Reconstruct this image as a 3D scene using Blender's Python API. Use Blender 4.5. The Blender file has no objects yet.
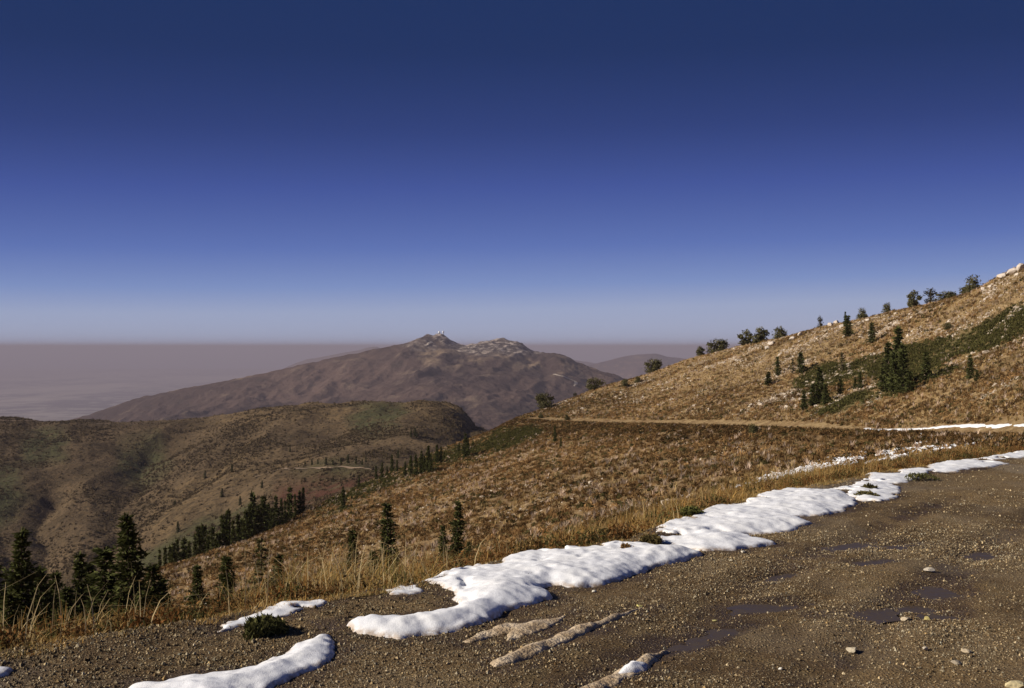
import bpy, math, random
import numpy as np
from mathutils import Vector
from mathutils.bvhtree import BVHTree

rng = np.random.default_rng(11)
random.seed(11)
C = bpy.context.scene.collection
F, U0, EYE = 1000.0, 512.0, 347.0          # focal length in pixels, centre column, eye level row


# ------------------------------------------------------------------ numeric helpers
def px(u, y, d):
    """point seen at column u, row y when it stands d metres ahead"""
    return np.array([(u - U0) / F * d, d, (EYE - y) / F * d])


def hash2(ix, iy, seed):
    h = (ix.astype(np.int64) * 374761393 + iy.astype(np.int64) * 668265263 + seed * 974634541) & 0xffffffff
    h = ((h ^ (h >> 13)) * 1274126177) & 0xffffffff
    h = (h ^ (h >> 16)) & 0xffffffff
    return h / 4294967295.0


def vnoise(x, y, seed=0):
    x = np.asarray(x, float); y = np.asarray(y, float)
    ix = np.floor(x); iy = np.floor(y); fx = x - ix; fy = y - iy
    fx = fx * fx * fx * (fx * (fx * 6 - 15) + 10); fy = fy * fy * fy * (fy * (fy * 6 - 15) + 10)
    a = hash2(ix, iy, seed); b = hash2(ix + 1, iy, seed); c = hash2(ix, iy + 1, seed); d = hash2(ix + 1, iy + 1, seed)
    return (a + (b - a) * fx + (c - a) * fy + (a - b - c + d) * fx * fy) * 2 - 1


def fbm(x, y, seed=0, octaves=4, gain=0.5):
    s = 0; amp = 1.0; tot = 0
    for o in range(octaves):
        s = s + amp * vnoise(x * 2.03 ** o + 17.3 * o, y * 2.03 ** o - 9.1 * o, seed + o * 7)
        tot += amp; amp *= gain
    return s / tot


def ridged(x, y, seed=0, octaves=4, gain=0.5):
    s = 0; amp = 1.0; tot = 0
    for o in range(octaves):
        n = 1 - np.abs(vnoise(x * 2.07 ** o + 5.7 * o, y * 2.07 ** o + 3.3 * o, seed + o * 5)) * 2
        s = s + amp * n; tot += amp; amp *= gain
    return s / tot


def pchip(xk, yk, x):
    """monotone cubic through (xk, yk[k, ...]) at x"""
    xk = np.asarray(xk, float); yk = np.asarray(yk, float)
    h = np.diff(xk); sh = (-1,) + (1,) * (yk.ndim - 1)
    d = np.diff(yk, axis=0) / h.reshape(sh)
    m = np.zeros_like(yk)
    w1 = (2 * h[1:] + h[:-1]).reshape(sh); w2 = (h[1:] + 2 * h[:-1]).reshape(sh)
    ok = d[:-1] * d[1:] > 0
    den = w1 / np.where(ok, d[:-1], 1) + w2 / np.where(ok, d[1:], 1)
    m[1:-1] = np.where(ok, (w1 + w2) / np.where(ok, den, 1), 0)
    m[0] = d[0]; m[-1] = d[-1]
    x = np.clip(x, xk[0], xk[-1])
    i = np.clip(np.searchsorted(xk, x, side='right') - 1, 0, len(xk) - 2)
    t = (x - xk[i]) / h[i]; t = t.reshape((-1,) + (1,) * (yk.ndim - 1)); hh = h[i].reshape(t.shape)
    return ((2 * t ** 3 - 3 * t ** 2 + 1) * yk[i] + (t ** 3 - 2 * t ** 2 + t) * hh * m[i]
            + (-2 * t ** 3 + 3 * t ** 2) * yk[i + 1] + (t ** 3 - t ** 2) * hh * m[i + 1])


def smooth(a, b, x):
    t = np.clip((x - a) / (b - a), 0, 1); return t * t * (3 - 2 * t)


def poly_signed(X, Y, poly):
    """distance to a closed polygon, positive inside"""
    P = np.asarray(poly, float); Q = np.roll(P, -1, axis=0)
    X = np.asarray(X, float); Y = np.asarray(Y, float)
    dmin = np.full(X.shape, 1e18); ins = np.zeros(X.shape, bool)
    for (ax, ay), (bx, by) in zip(P, Q):
        ex, ey = bx - ax, by - ay
        t = np.clip(((X - ax) * ex + (Y - ay) * ey) / (ex * ex + ey * ey + 1e-12), 0, 1)
        dmin = np.minimum(dmin, (X - ax - t * ex) ** 2 + (Y - ay - t * ey) ** 2)
        if by != ay:
            ins ^= ((ay > Y) != (by > Y)) & (X < (bx - ax) * (Y - ay) / (by - ay) + ax)
    return np.where(ins, 1, -1) * np.sqrt(dmin)


def line_dist(X, Y, pts):
    d = np.full(np.shape(X), 1e18)
    for (ax, ay), (bx, by) in zip(pts[:-1], pts[1:]):
        ex, ey = bx - ax, by - ay
        t = np.clip(((X - ax) * ex + (Y - ay) * ey) / (ex * ex + ey * ey + 1e-12), 0, 1)
        d = np.minimum(d, (X - ax - t * ex) ** 2 + (Y - ay - t * ey) ** 2)
    return np.sqrt(d)


# ------------------------------------------------------------------ mesh helpers
def mesh(name, V, faces, tint=None, attrs=None, smooth_shade=False):
    V = np.ascontiguousarray(V, dtype=np.float32)
    if isinstance(faces, np.ndarray): faces = [faces]
    me = bpy.data.meshes.new(name)
    me.vertices.add(len(V)); me.vertices.foreach_set('co', V.ravel())
    loops = np.concatenate([f.ravel() for f in faces]).astype(np.int32)
    tot = np.concatenate([np.full(len(f), f.shape[1]) for f in faces]).astype(np.int32)
    start = np.concatenate([[0], np.cumsum(tot)[:-1]]).astype(np.int32)
    me.loops.add(len(loops)); me.loops.foreach_set('vertex_index', loops)
    me.polygons.add(len(tot)); me.polygons.foreach_set('loop_start', start)
    me.polygons.foreach_set('loop_total', tot)
    me.polygons.foreach_set('use_smooth', np.full(len(tot), smooth_shade))
    me.update(calc_edges=True)
    if tint is not None:
        a = me.attributes.new('tint', 'FLOAT_COLOR', 'POINT')
        c = np.ones((len(V), 4), np.float32); c[:, :3] = tint
        a.data.foreach_set('color', c.ravel())
    for k, v in (attrs or {}).items():
        a = me.attributes.new(k, 'FLOAT', 'POINT'); a.data.foreach_set('value', np.asarray(v, np.float32).ravel())
    return me


def link(name, me, material=None, parent=None):
    o = bpy.data.objects.new(name, me); C.objects.link(o)
    if material is not None and not me.materials: me.materials.append(material)
    if parent is not None: o.parent = parent
    return o


def tag(o, label=None, cat=None, group=None, kind=None):
    if label: o['label'] = label
    if cat: o['category'] = cat
    if group: o['group'] = group
    if kind: o['kind'] = kind
    return o


def empty(name, loc, rz=0.0, scale=1.0):
    o = bpy.data.objects.new(name, None); C.objects.link(o)
    o.location = loc; o.rotation_euler = (0, 0, rz)
    o.scale = (scale, scale, scale) if np.isscalar(scale) else scale
    o.empty_display_size = 0.2
    return o


def copy_tree(o, parent=None):
    c = o.copy(); C.objects.link(c)
    if parent is not None: c.parent = parent
    for ch in list(o.children): copy_tree(ch, c)
    return c


def grid_quads(n, m):
    i = np.arange(n - 1)[:, None] * m + np.arange(m - 1)[None, :]
    return np.stack([i, i + 1, i + m + 1, i + m], -1).reshape(-1, 4)


def scatter(templates, P, scale, rot, tint, tilt=0.0, sq=None):
    """many small copies of template meshes baked into one vertex / triangle array"""
    Vs, Fs, Ts = [], [], []; off = 0
    which = rng.integers(0, len(templates), len(P))
    for k, (tv, tf) in enumerate(templates):
        idx = np.where(which == k)[0]
        if not len(idx): continue
        c, s = np.cos(rot[idx]), np.sin(rot[idx])
        sc = scale[idx][:, None]
        x = tv[None, :, 0] * c[:, None] - tv[None, :, 1] * s[:, None]
        y = tv[None, :, 0] * s[:, None] + tv[None, :, 1] * c[:, None]
        z = np.broadcast_to(tv[None, :, 2], x.shape)
        if sq is not None: z = z * sq[idx][:, None]
        V = np.stack([x * sc, y * sc, z * sc], -1) + P[idx][:, None, :]
        Vs.append(V.reshape(-1, 3))
        Fs.append((tf[None] + (np.arange(len(idx)) * len(tv))[:, None, None] + off).reshape(-1, 3))
        shade = tv[:, 3][None, :, None] if tv.shape[1] > 3 else 1.0
        Ts.append((np.broadcast_to(tint[idx][:, None, :], (len(idx), len(tv), 3)) * shade).reshape(-1, 3))
        off += len(idx) * len(tv)
    return np.concatenate(Vs), np.concatenate(Fs), np.concatenate(Ts)


# ------------------------------------------------------------------ materials
def new_mat(name):
    m = bpy.data.materials.new(name); m.use_nodes = True
    nt = m.node_tree; nt.nodes.clear()
    return m, nt


class NB:
    def __init__(s, nt): s.nt = nt
    def n(s, t, **kw):
        nd = s.nt.nodes.new(t)
        for k, v in kw.items(): setattr(nd, k, v)
        return nd
    def l(s, a, b): s.nt.links.new(a, b)
    def pos(s):
        if not hasattr(s, '_p'): s._p = s.n('ShaderNodeNewGeometry').outputs['Position']
        return s._p
    def noise(s, scale, detail=4, rough=0.55, vec=None, stretch=None):
        nd = s.n('ShaderNodeTexNoise'); nd.inputs['Scale'].default_value = scale
        nd.inputs['Detail'].default_value = detail; nd.inputs['Roughness'].default_value = rough
        v = vec or s.pos()
        if stretch:
            mp = s.n('ShaderNodeMapping'); mp.inputs['Scale'].default_value = stretch; s.l(v, mp.inputs['Vector']); v = mp.outputs['Vector']
        s.l(v, nd.inputs['Vector']); return nd.outputs['Fac']
    def ramp(s, fac, a, b, inv=False):
        nd = s.n('ShaderNodeMapRange'); nd.interpolation_type = 'SMOOTHSTEP'
        nd.inputs['From Min'].default_value = a; nd.inputs['From Max'].default_value = b
        if inv: nd.inputs['To Min'].default_value = 1; nd.inputs['To Max'].default_value = 0
        s.l(fac, nd.inputs['Value']); return nd.outputs['Result']
    def mix(s, fac, a, b):
        nd = s.n('ShaderNodeMix', data_type='RGBA')
        for val, i in ((fac, 0), (a, 6), (b, 7)):
            if isinstance(val, (int, float)): nd.inputs[i].default_value = val
            elif isinstance(val, tuple): nd.inputs[i].default_value = (*val, 1)
            else: s.l(val, nd.inputs[i])
        return nd.outputs[2]
    def math(s, op, a, b):
        nd = s.n('ShaderNodeMath', operation=op)
        for val, i in ((a, 0), (b, 1)):
            if isinstance(val, (int, float)): nd.inputs[i].default_value = val
            else: s.l(val, nd.inputs[i])
        return nd.outputs[0]
    def attr(s, name, out='Fac'):
        nd = s.n('ShaderNodeAttribute', attribute_name=name); return nd.outputs[out]
    def bump(s, h, strength=0.5, dist=0.1, normal=None):
        nd = s.n('ShaderNodeBump'); nd.inputs['Strength'].default_value = strength; nd.inputs['Distance'].default_value = dist
        s.l(h, nd.inputs['Height'])
        if normal is not None: s.l(normal, nd.inputs['Normal'])
        return nd.outputs['Normal']
    def out(s, shader): s.l(shader, s.n('ShaderNodeOutputMaterial').inputs['Surface'])
    def principled(s, color, rough=0.9, normal=None, spec=0.2):
        p = s.n('ShaderNodeBsdfPrincipled')
        if isinstance(color, tuple): p.inputs['Base Color'].default_value = (*color, 1)
        else: s.l(color, p.inputs['Base Color'])
        if isinstance(rough, (int, float)): p.inputs['Roughness'].default_value = rough
        else: s.l(rough, p.inputs['Roughness'])
        p.inputs['Specular IOR Level'].default_value = spec
        if normal is not None: s.l(normal, p.inputs['Normal'])
        return p


def leaf_mat(name, transl=0.25, var=0.35):
    m, nt = new_mat(name); b = NB(nt)
    col = b.attr('tint', 'Color')
    nz = b.noise(9.0, 2)
    hs = b.n('ShaderNodeHueSaturation'); b.l(col, hs.inputs['Color'])
    b.l(b.math('ADD', b.math('MULTIPLY', nz, var * 2), 1 - var), hs.inputs['Value'])
    d = b.n('ShaderNodeBsdfDiffuse'); t = b.n('ShaderNodeBsdfTranslucent'); mx = b.n('ShaderNodeMixShader')
    b.l(hs.outputs[0], d.inputs['Color']); b.l(hs.outputs[0], t.inputs['Color']); mx.inputs[0].default_value = transl
    b.l(d.outputs[0], mx.inputs[1]); b.l(t.outputs[0], mx.inputs[2]); b.out(mx.outputs[0])
    return m


def tint_mat(name, rough=0.85, nscale=30.0, var=0.3, bump=0.0, spec=0.25):
    m, nt = new_mat(name); b = NB(nt)
    nz = b.noise(nscale, 4)
    hs = b.n('ShaderNodeHueSaturation'); b.l(b.attr('tint', 'Color'), hs.inputs['Color'])
    b.l(b.math('ADD', b.math('MULTIPLY', nz, var * 2), 1 - var), hs.inputs['Value'])
    b.out(b.principled(hs.outputs[0], rough, b.bump(nz, bump, 0.02) if bump else None, spec).outputs[0])
    return m


M_leaf = leaf_mat('needle_leaves', 0.15)
M_shrub = leaf_mat('dry_shrub', 0.2)
M_grass = leaf_mat('dry_grass', 0.35)
M_stone = tint_mat('stone', 0.85, 45.0, 0.35, 0.4)
M_rock = tint_mat('pale_rock', 0.9, 2.5, 0.35, 0.5)


def mk_bark():
    m, nt = new_mat('bark'); b = NB(nt)
    n = b.noise(14, 5, stretch=(1, 1, 0.25))
    b.out(b.principled(b.mix(n, (0.06, 0.04, 0.028), (0.17, 0.125, 0.09)), 0.95, b.bump(n, 0.6, 0.03)).outputs[0]); return m
M_bark = mk_bark()


def mk_snow():
    m, nt = new_mat('snow'); b = NB(nt)
    n1 = b.noise(3.0, 5); n2 = b.noise(26, 4); n3 = b.noise(160, 2)
    col = b.mix(b.ramp(n1, 0.35, 0.7), (0.78, 0.79, 0.82), (0.84, 0.84, 0.84))
    dirt = b.math('MULTIPLY', b.attr('edge'), b.ramp(n2, 0.25, 0.65))
    col = b.mix(dirt, col, (0.33, 0.22, 0.12))
    specks = b.ramp(b.math('ADD', b.noise(60, 4), b.math('MULTIPLY', b.noise(2.2, 3), 0.25)), 0.80, 0.86)
    col = b.mix(b.math('MULTIPLY', specks, 0.6), col, (0.2, 0.14, 0.08))
    hgt = b.math('ADD', b.math('MULTIPLY', n2, 1.0), b.math('MULTIPLY', n3, 0.6))
    p = b.principled(col, 0.6, b.bump(hgt, 0.3, 0.012), 0.3)
    p.inputs['Subsurface Weight'].default_value = 0.0
    b.out(p.outputs[0]); return m
M_snow = mk_snow()


def mk_dirty_snow():
    m, nt = new_mat('dirty_ice'); b = NB(nt)
    n1 = b.noise(7.0, 5); n2 = b.noise(40, 4)
    col = b.mix(b.ramp(n1, 0.35, 0.68), (0.36, 0.26, 0.155), (0.62, 0.50, 0.35))
    col = b.mix(b.ramp(b.noise(70, 3), 0.55, 0.7), col, (0.13, 0.085, 0.045))
    b.out(b.principled(col, 0.7, b.bump(n2, 0.8, 0.03), 0.3).outputs[0]); return m
M_dirty = mk_dirty_snow()


def mk_road():
    m, nt = new_mat('gravel_dirt'); b = NB(nt)
    big = b.noise(0.45, 5); mid = b.noise(3.0, 5); fine = b.noise(38, 6, 0.7); vfine = b.noise(140, 4, 0.7)
    col = b.mix(b.ramp(big, 0.40, 0.60), (0.105, 0.062, 0.023), (0.205, 0.132, 0.056))
    col = b.mix(b.ramp(mid, 0.5, 0.75), col, (0.195, 0.134, 0.058))
    col = b.mix(b.ramp(fine, 0.53, 0.66), col, (0.31, 0.225, 0.115))
    col = b.mix(b.ramp(vfine, 0.38, 0.49, True), col, (0.042, 0.025, 0.011))
    vo = b.n('ShaderNodeTexVoronoi'); vo.inputs['Scale'].default_value = 42; b.l(b.pos(), vo.inputs['Vector'])
    pale = b.math('MULTIPLY', b.ramp(vo.outputs['Distance'], 0.22, 0.32, True), b.ramp(b.noise(5, 4), 0.42, 0.58))
    col = b.mix(pale, col, (0.40, 0.31, 0.18))
    wet = b.attr('wet')
    wetn = b.ramp(b.math('ADD', wet, b.math('MULTIPLY', b.math('SUBTRACT', b.noise(5, 5), 0.5), 0.9)), 0.35, 0.75)
    hs = b.n('ShaderNodeMix', data_type='RGBA', blend_type='MULTIPLY'); hs.inputs[7].default_value = (0.5, 0.46, 0.46, 1)
    b.l(wetn, hs.inputs[0]); b.l(col, hs.inputs[6]); col = hs.outputs[2]
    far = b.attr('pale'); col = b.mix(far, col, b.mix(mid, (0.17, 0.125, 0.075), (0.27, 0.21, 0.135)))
    r = b.math('SUBTRACT', 0.92, b.math('MULTIPLY', wetn, 0.34))
    h = b.math('ADD', b.math('MULTIPLY', fine, 1.0), b.math('ADD', b.math('MULTIPLY', vfine, 0.35), b.math('MULTIPLY', b.ramp(vo.outputs['Distance'], 0.0, 0.5, True), 0.7)))
    b.out(b.principled(col, r, b.bump(h, 0.9, 0.03), 0.3).outputs[0]); return m
M_road = mk_road()


def mk_puddle():
    m, nt = new_mat('muddy_water'); b = NB(nt)
    n = b.noise(14, 4)
    b.out(b.principled(b.mix(n, (0.045, 0.031, 0.020), (0.080, 0.055, 0.033)), b.ramp(n, -0.75, 1.7), b.bump(n, 0.06, 0.01), 0.5).outputs[0]); return m
M_puddle = mk_puddle()


def mk_hill():
    m, nt = new_mat('dry_hillside'); b = NB(nt)
    n30 = b.noise(0.03, 5); n8 = b.noise(0.13, 6, 0.62); n2 = b.noise(0.55, 6, 0.7); n1 = b.noise(2.2, 5, 0.7)
    gold = b.mix(b.ramp(n2, 0.3, 0.65), (0.17, 0.11, 0.050), b.mix(n8, (0.29, 0.20, 0.095), (0.43, 0.315, 0.165)))
    brown = b.mix(n2, (0.115, 0.066, 0.030), (0.24, 0.145, 0.068))
    col = b.mix(b.math('MULTIPLY', b.attr('brown'), b.ramp(n2, 0.25, 0.62, True)), gold, brown)
    col = b.mix(b.math('MULTIPLY', b.attr('brown'), 0.55), col, brown)
    pale = b.math('MULTIPLY', b.ramp(n1, 0.56, 0.68), b.math('MULTIPLY', b.ramp(n8, 0.42, 0.62), b.attr('pale')))
    col = b.mix(pale, col, (0.52, 0.42, 0.34))
    col = b.mix(b.math('MULTIPLY', b.attr('green'), b.ramp(n2, 0.2, 0.6)), col, b.mix(n1, (0.055, 0.052, 0.019), (0.11, 0.098, 0.038)))
    h = b.math('ADD', n2, b.math('MULTIPLY', n1, 0.4))
    b.out(b.principled(col, 0.95, b.bump(h, 0.8, 0.5), 0.1).outputs[0]); return m
M_hill = mk_hill()


def mk_ridge():
    m, nt = new_mat('brush_covered_ridge'); b = NB(nt)
    nA = b.noise(0.0045, 5); nB = b.noise(0.018, 7, 0.65); nC = b.noise(0.09, 6, 0.7); nD = b.noise(0.3, 4, 0.7)
    col = b.mix(b.ramp(nB, 0.33, 0.7), (0.066, 0.046, 0.026), (0.128, 0.088, 0.050))
    col = b.mix(b.math('MULTIPLY', b.ramp(nC, 0.52, 0.70), 0.7), col, (0.135, 0.09, 0.05))
    col = b.mix(b.math('MULTIPLY', b.attr('gold'), b.ramp(nC, 0.35, 0.65)), col, (0.19, 0.128, 0.062))
    col = b.mix(b.math('MULTIPLY', b.attr('green'), b.ramp(nC, 0.25, 0.55)), col, b.mix(nD, (0.044, 0.045, 0.021), (0.085, 0.080, 0.036)))
    col = b.mix(b.math('MULTIPLY', b.ramp(nD, 0.38, 0.5, True), 0.65), col, (0.032, 0.026, 0.016))
    col = b.mix(b.math('MULTIPLY', b.ramp(nD, 0.64, 0.72), b.ramp(nB, 0.5, 0.62)), col, (0.26, 0.20, 0.145))
    rust = b.math('MULTIPLY', b.attr('rust'), b.ramp(nC, 0.3, 0.55)); col = b.mix(rust, col, (0.075, 0.034, 0.022))
    h = b.math('ADD', nC, b.math('MULTIPLY', nD, 0.5))
    b.out(b.principled(col, 0.95, b.bump(h, 0.8, 3.0), 0.05).outputs[0]); return m
M_ridge = mk_ridge()


def mk_mountain():
    m, nt = new_mat('mountain_slopes'); b = NB(nt)
    nA = b.noise(0.0012, 6, 0.6); nB = b.noise(0.006, 7, 0.65); nC = b.noise(0.03, 5, 0.7)
    col = b.mix(b.ramp(nA, 0.38, 0.62), (0.045, 0.030, 0.026), (0.095, 0.062, 0.049))
    col = b.mix(b.math('MULTIPLY', b.ramp(nB, 0.54, 0.70), 0.7), col, (0.20, 0.145, 0.10))
    col = b.mix(b.math('MULTIPLY', b.ramp(nB, 0.30, 0.42, True), 0.7), col, (0.035, 0.028, 0.022))
    rock = b.mix(b.ramp(nC, 0.45, 0.62), (0.065, 0.052, 0.047), (0.40, 0.33, 0.28))
    col = b.mix(b.attr('rock'), col, rock)
    col = b.mix(b.attr('tan'), col, (0.25, 0.18, 0.115))
    b.out(b.principled(col, 0.95, b.bump(b.math('ADD', nB, b.math('MULTIPLY', nC, 0.4)), 0.7, 30.0), 0.05).outputs[0]); return m
M_mtn = mk_mountain()


def mk_plain():
    m, nt = new_mat('valley_floor'); b = NB(nt)
    n = b.noise(0.00035, 6, 0.6, stretch=(1, 0.45, 1)); n2 = b.noise(0.0018, 4)
    col = b.mix(b.ramp(n, 0.42, 0.6), (0.03, 0.035, 0.03), (0.42, 0.36, 0.28))
    col = b.mix(b.math('MULTIPLY', b.ramp(n2, 0.5, 0.6), 0.6), col, (0.5, 0.45, 0.38))
    b.out(b.principled(col, 0.95, None, 0.05).outputs[0]); return m
M_plain = mk_plain()


def mk_simple(name, col, rough=0.8, var=0.2, sc=8.0):
    m, nt = new_mat(name); b = NB(nt); n = b.noise(sc, 4)
    lo = tuple(c * (1 - var) for c in col); hi = tuple(min(1, c * (1 + var)) for c in col)
    b.out(b.principled(b.mix(n, lo, hi), rough).outputs[0]); return m
M_white = mk_simple('white_paint', (0.82, 0.82, 0.82), 0.5, 0.05, 0.3)
M_concrete = mk_simple('grey_concrete', (0.34, 0.33, 0.31), 0.9, 0.2, 0.5)
M_track = mk_simple('pale_track', (0.21, 0.15, 0.10), 0.95, 0.35, 0.12)
M_farroad = mk_simple('mountain_road', (0.42, 0.35, 0.28), 0.95, 0.2, 0.02)

# ------------------------------------------------------------------ the road's left edge (where gravel meets grass)
CAM_H, FALL = 1.7, 0.03


def on_road(u, y):
    d = CAM_H / ((y - EYE) / F - FALL)
    return ((u - U0) / F * d, d)


edge_pix = [(0, 658), (100, 641), (190, 627), (300, 605), (430, 584), (500, 563), (560, 551), (620, 543), (660, 528), (770, 496), (880, 474), (1024, 453)]
near_edge = [(-60, -52), (-30, -23), (-12, -4.6), (-5.6, 2.6)] + [on_road(*p) for p in edge_pix]
x0, y0 = near_edge[-1]
far_edge = [(19.5, 32.5, -3.2), (29, 48, -4.55), (36.0, 68, -6.2), (40, 90, -8.0), (42.7, 110, -9.4), (43, 150, -12.4), (37.6, 200, -15.9),
            (22, 250, -19.2), (4.0, 283, -21.3)]
EDGE = np.array(near_edge + [(a, b) for a, b, _ in far_edge])
EDGE_Z = np.array([-CAM_H - FALL * max(p[1], -8) for p in near_edge] + [c for _, _, c in far_edge])
seg = np.r_[0, np.cumsum(np.linalg.norm(np.diff(EDGE, axis=0), axis=1))]
near_len = seg[len(near_edge) - 1]


def edge_at(t):
    p = pchip(seg, np.c_[EDGE, EDGE_Z], t); q = pchip(seg, EDGE, t + 0.6); r = pchip(seg, EDGE, t - 0.6)
    d = q - r; d /= np.linalg.norm(d, axis=1)[:, None] + 1e-9
    return p, np.c_[d[:, 1], -d[:, 0]]           # point, unit vector towards the road


_t = np.concatenate([np.linspace(seg[2], near_len, 500), np.linspace(near_len + 1, seg[-1], 200)])
_ep, _en = edge_at(_t); k_ = np.ones(31) / 31
EDGE_S = _ep[:, :2]


def edge_signed(X, Y):
    """metres beyond the road's edge (positive = on the grass side)"""
    X = np.atleast_1d(np.asarray(X, float)); Y = np.atleast_1d(np.asarray(Y, float))
    out = np.empty(X.size); xf, yf = X.ravel(), Y.ravel()
    pts = _ep[:500:2, :2]; nn = _en[:500:2]
    for a in range(0, X.size, 20000):
        dx = xf[a:a + 20000, None] - pts[None, :, 0]; dy = yf[a:a + 20000, None] - pts[None, :, 1]
        k = np.argmin(dx * dx + dy * dy, axis=1); r = np.arange(len(k))
        out[a:a + 20000] = -(dx[r, k] * nn[k, 0] + dy[r, k] * nn[k, 1])
    return out.reshape(X.shape)


puddles = [(765, 530, 0.75, 0.22, 0.5), (895, 544, 0.9, 0.35, 0.3), (868, 560, 0.45, 0.2, 0.6), (985, 552, 0.42, 0.3, 0.2), (940, 590, 0.4, 0.32, 0.4), (930, 606, 0.35, 0.2, -.3),
           (780, 603, 0.55, 0.2, 0.6), (720, 632, 0.65, 0.16, 0.75), (850, 612, 0.5, 0.26, 0.3), (945, 616, 0.3, 0.16, 0.3), (700, 642, 0.4, 0.14, 0.7), (790, 572, 0.5, 0.13, 0.7)]
PUD = [(*on_road(u, y), a, b, r) for u, y, a, b, r in puddles]


def puddle_field(X, Y):
    f = np.zeros(np.shape(X))
    for cx, cy, a, b, r in PUD:
        c, s = math.cos(r), math.sin(r)
        dx = (X - cx) * c + (Y - cy) * s; dy = -(X - cx) * s + (Y - cy) * c
        f = np.maximum(f, np.exp(-((dx / a) ** 2 + (dy / b) ** 2) * 1.4))
    return f


RUTS = [[on_road(560, 688), on_road(690, 622), on_road(800, 560), on_road(960, 496)], [on_road(800, 700), on_road(900, 610), on_road(985, 545), on_road(1060, 505)]]


def road_relief(X, Y):
    z = 0.018 * fbm(X / 1.3, Y / 1.3, 3, 3) + 0.016 * fbm(X / 0.24, Y / 0.24, 8, 3) + 0.009 * fbm(X / 0.08, Y / 0.07, 12, 2)
    z = z - 0.035 * puddle_field(X, Y)
    for r in RUTS: z = z - 0.02 * np.exp(-(line_dist(X, Y, r) / 0.16) ** 2) + 0.012 * np.exp(-((line_dist(X, Y, r) - 0.34) / 0.12) ** 2)
    return z


def road_z(X, Y):
    """near part of the road with its crumbling shoulder"""
    s = edge_signed(X, Y)
    sh = np.where(s > 0, -0.45 * s - 0.12 * s * s, 0.0) + np.where((s > -1.2) & (s <= 0), 0.03 * (1 + s / 1.2), 0.03 * (s > 0))
    return -CAM_H - FALL * Y + road_relief(X, Y) + sh


# ------------------------------------------------------------------ near hillside: a bowl, the spur the road rounds, the slope above
def L(u, y):  # lip
    return on_road(u, y)[1]


cols = {}
def col(u, lip, C_, D_, E_, Fz, G_, Gb, H_, I_, J_, K_):
    """lip = distance of the road edge; the others (distance, row) or (distance, ('z', height))"""
    row = []
    def pt(p): return (p[0], p[1][1]) if isinstance(p[1], tuple) else (p[0], (EYE - p[1]) / F * p[0])
    zr = lambda d: -CAM_H - FALL * d
    row += [(lip * 0.72, zr(lip * 0.72) - 0.8), (lip * 1.07, zr(lip) - 0.2)]
    row += [pt(p) for p in (C_, D_, E_, Fz, G_, Gb, H_, I_, J_, K_)]
    cols[u] = row
Z = lambda v: ('z', v)
col(-700, 3.2, (30, Z(-9)), (55, Z(-17)), (75, Z(-24)), (85, Z(-28)), (90, Z(-30)), (95, Z(-31)), (100, Z(-33)), (110, Z(-36)), (160, Z(-66)), (300, Z(-150)))
col(-250, 4.6, (32, Z(-11)), (60, Z(-18)), (82, Z(-25)), (92, Z(-28)), (98, Z(-30)), (103, Z(-31)), (108, Z(-32)), (116, Z(-34)), (170, Z(-66)), (300, Z(-145)))
col(0, L(0, 658), (36, Z(-12.5)), (70, 660), (95, 642), (104, 635), (108, 632), (111, 630), (115, 628), (120, 626), (175, Z(-64)), (310, Z(-140)))
col(100, L(100, 641), (40, Z(-13.5)), (78, 633), (105, 609), (115, 602), (120, 599), (124, 597), (128, 595), (133, 593), (190, Z(-64)), (320, Z(-135)))
col(200, L(200, 625), (45, Z(-14)), (88, 602), (118, 577), (130, 569), (136, 565), (140, 563), (145, 560), (152, 557), (205, Z(-62)), (330, Z(-130)))
col(290, L(290, 607), (50, Z(-14.5)), (95, 576), (140, 545), (158, 534), (165, 530), (170, 527), (178, 523), (190, 517), (240, Z(-58)), (350, Z(-120)))
col(350, L(350, 597), (52, Z(-14)), (98, 558), (150, 523), (176, 509), (186, 504), (193, 501), (203, 497), (220, 490.5), (270, Z(-55)), (380, Z(-115)))
col(430, L(430, 584), (52, Z(-12.8)), (95, 540), (150, 505), (200, 478), (215, 471), (224, 467), (238, 462), (258, 455), (310, Z(-52)), (420, Z(-110)))
col(480, L(480, 570), (52, Z(-12.2)), (90, 527), (150, 487), (220, 458), (240, 450), (250, 446), (262, 442), (280, 437), (330, Z(-48)), (450, Z(-100)))
col(518, L(518, 559), (52, Z(-11.2)), (90, 518), (150, 476), (220, 442), (272, 421.5), (279, 420.5), (284, 419.5), (292, 418), (345, Z(-42)), (460, Z(-100)))
col(545, L(545, 554), (50, Z(-10.5)), (88, 510), (148, 468), (212, 438), (268, 422), (274, 421), (287, 416), (310, 408.5), (360, Z(-40)), (480, Z(-90)))
col(600, L(600, 546), (48, Z(-9.3)), (84, 497), (140, 459), (195, 434), (246, 423.5), (253, 422.9), (280, 407), (325, 389.5), (380, Z(-36)), (500, Z(-85)))
col(650, L(650, 533), (46, Z(-8.4)), (80, 489), (132, 453), (175, 433), (222, 425), (229, 424.3), (268, 402), (330, 375), (390, Z(-30)), (520, Z(-75)))
col(700, L(700, 516), (45, Z(-7.3)), (78, 480), (122, 450), (155, 434), (199, 426), (205, 425.3), (255, 393), (330, 357), (400, Z(-20)), (540, Z(-65)))
col(800, L(800, 490), (40, Z(-5.2)), (66, 466), (98, 447), (122, 436), (151, 429), (158, 428.2), (215, 377), (290, 332.5), (370, Z(-8)), (540, Z(-50)))
col(900, L(900, 470), (38, Z(-4.5)), (58, 455), (80, 443), (97, 436.5), (115, 431.5), (121, 430.8), (175, 368), (255, 312), (350, Z(2)), (540, Z(-40)))
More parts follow.
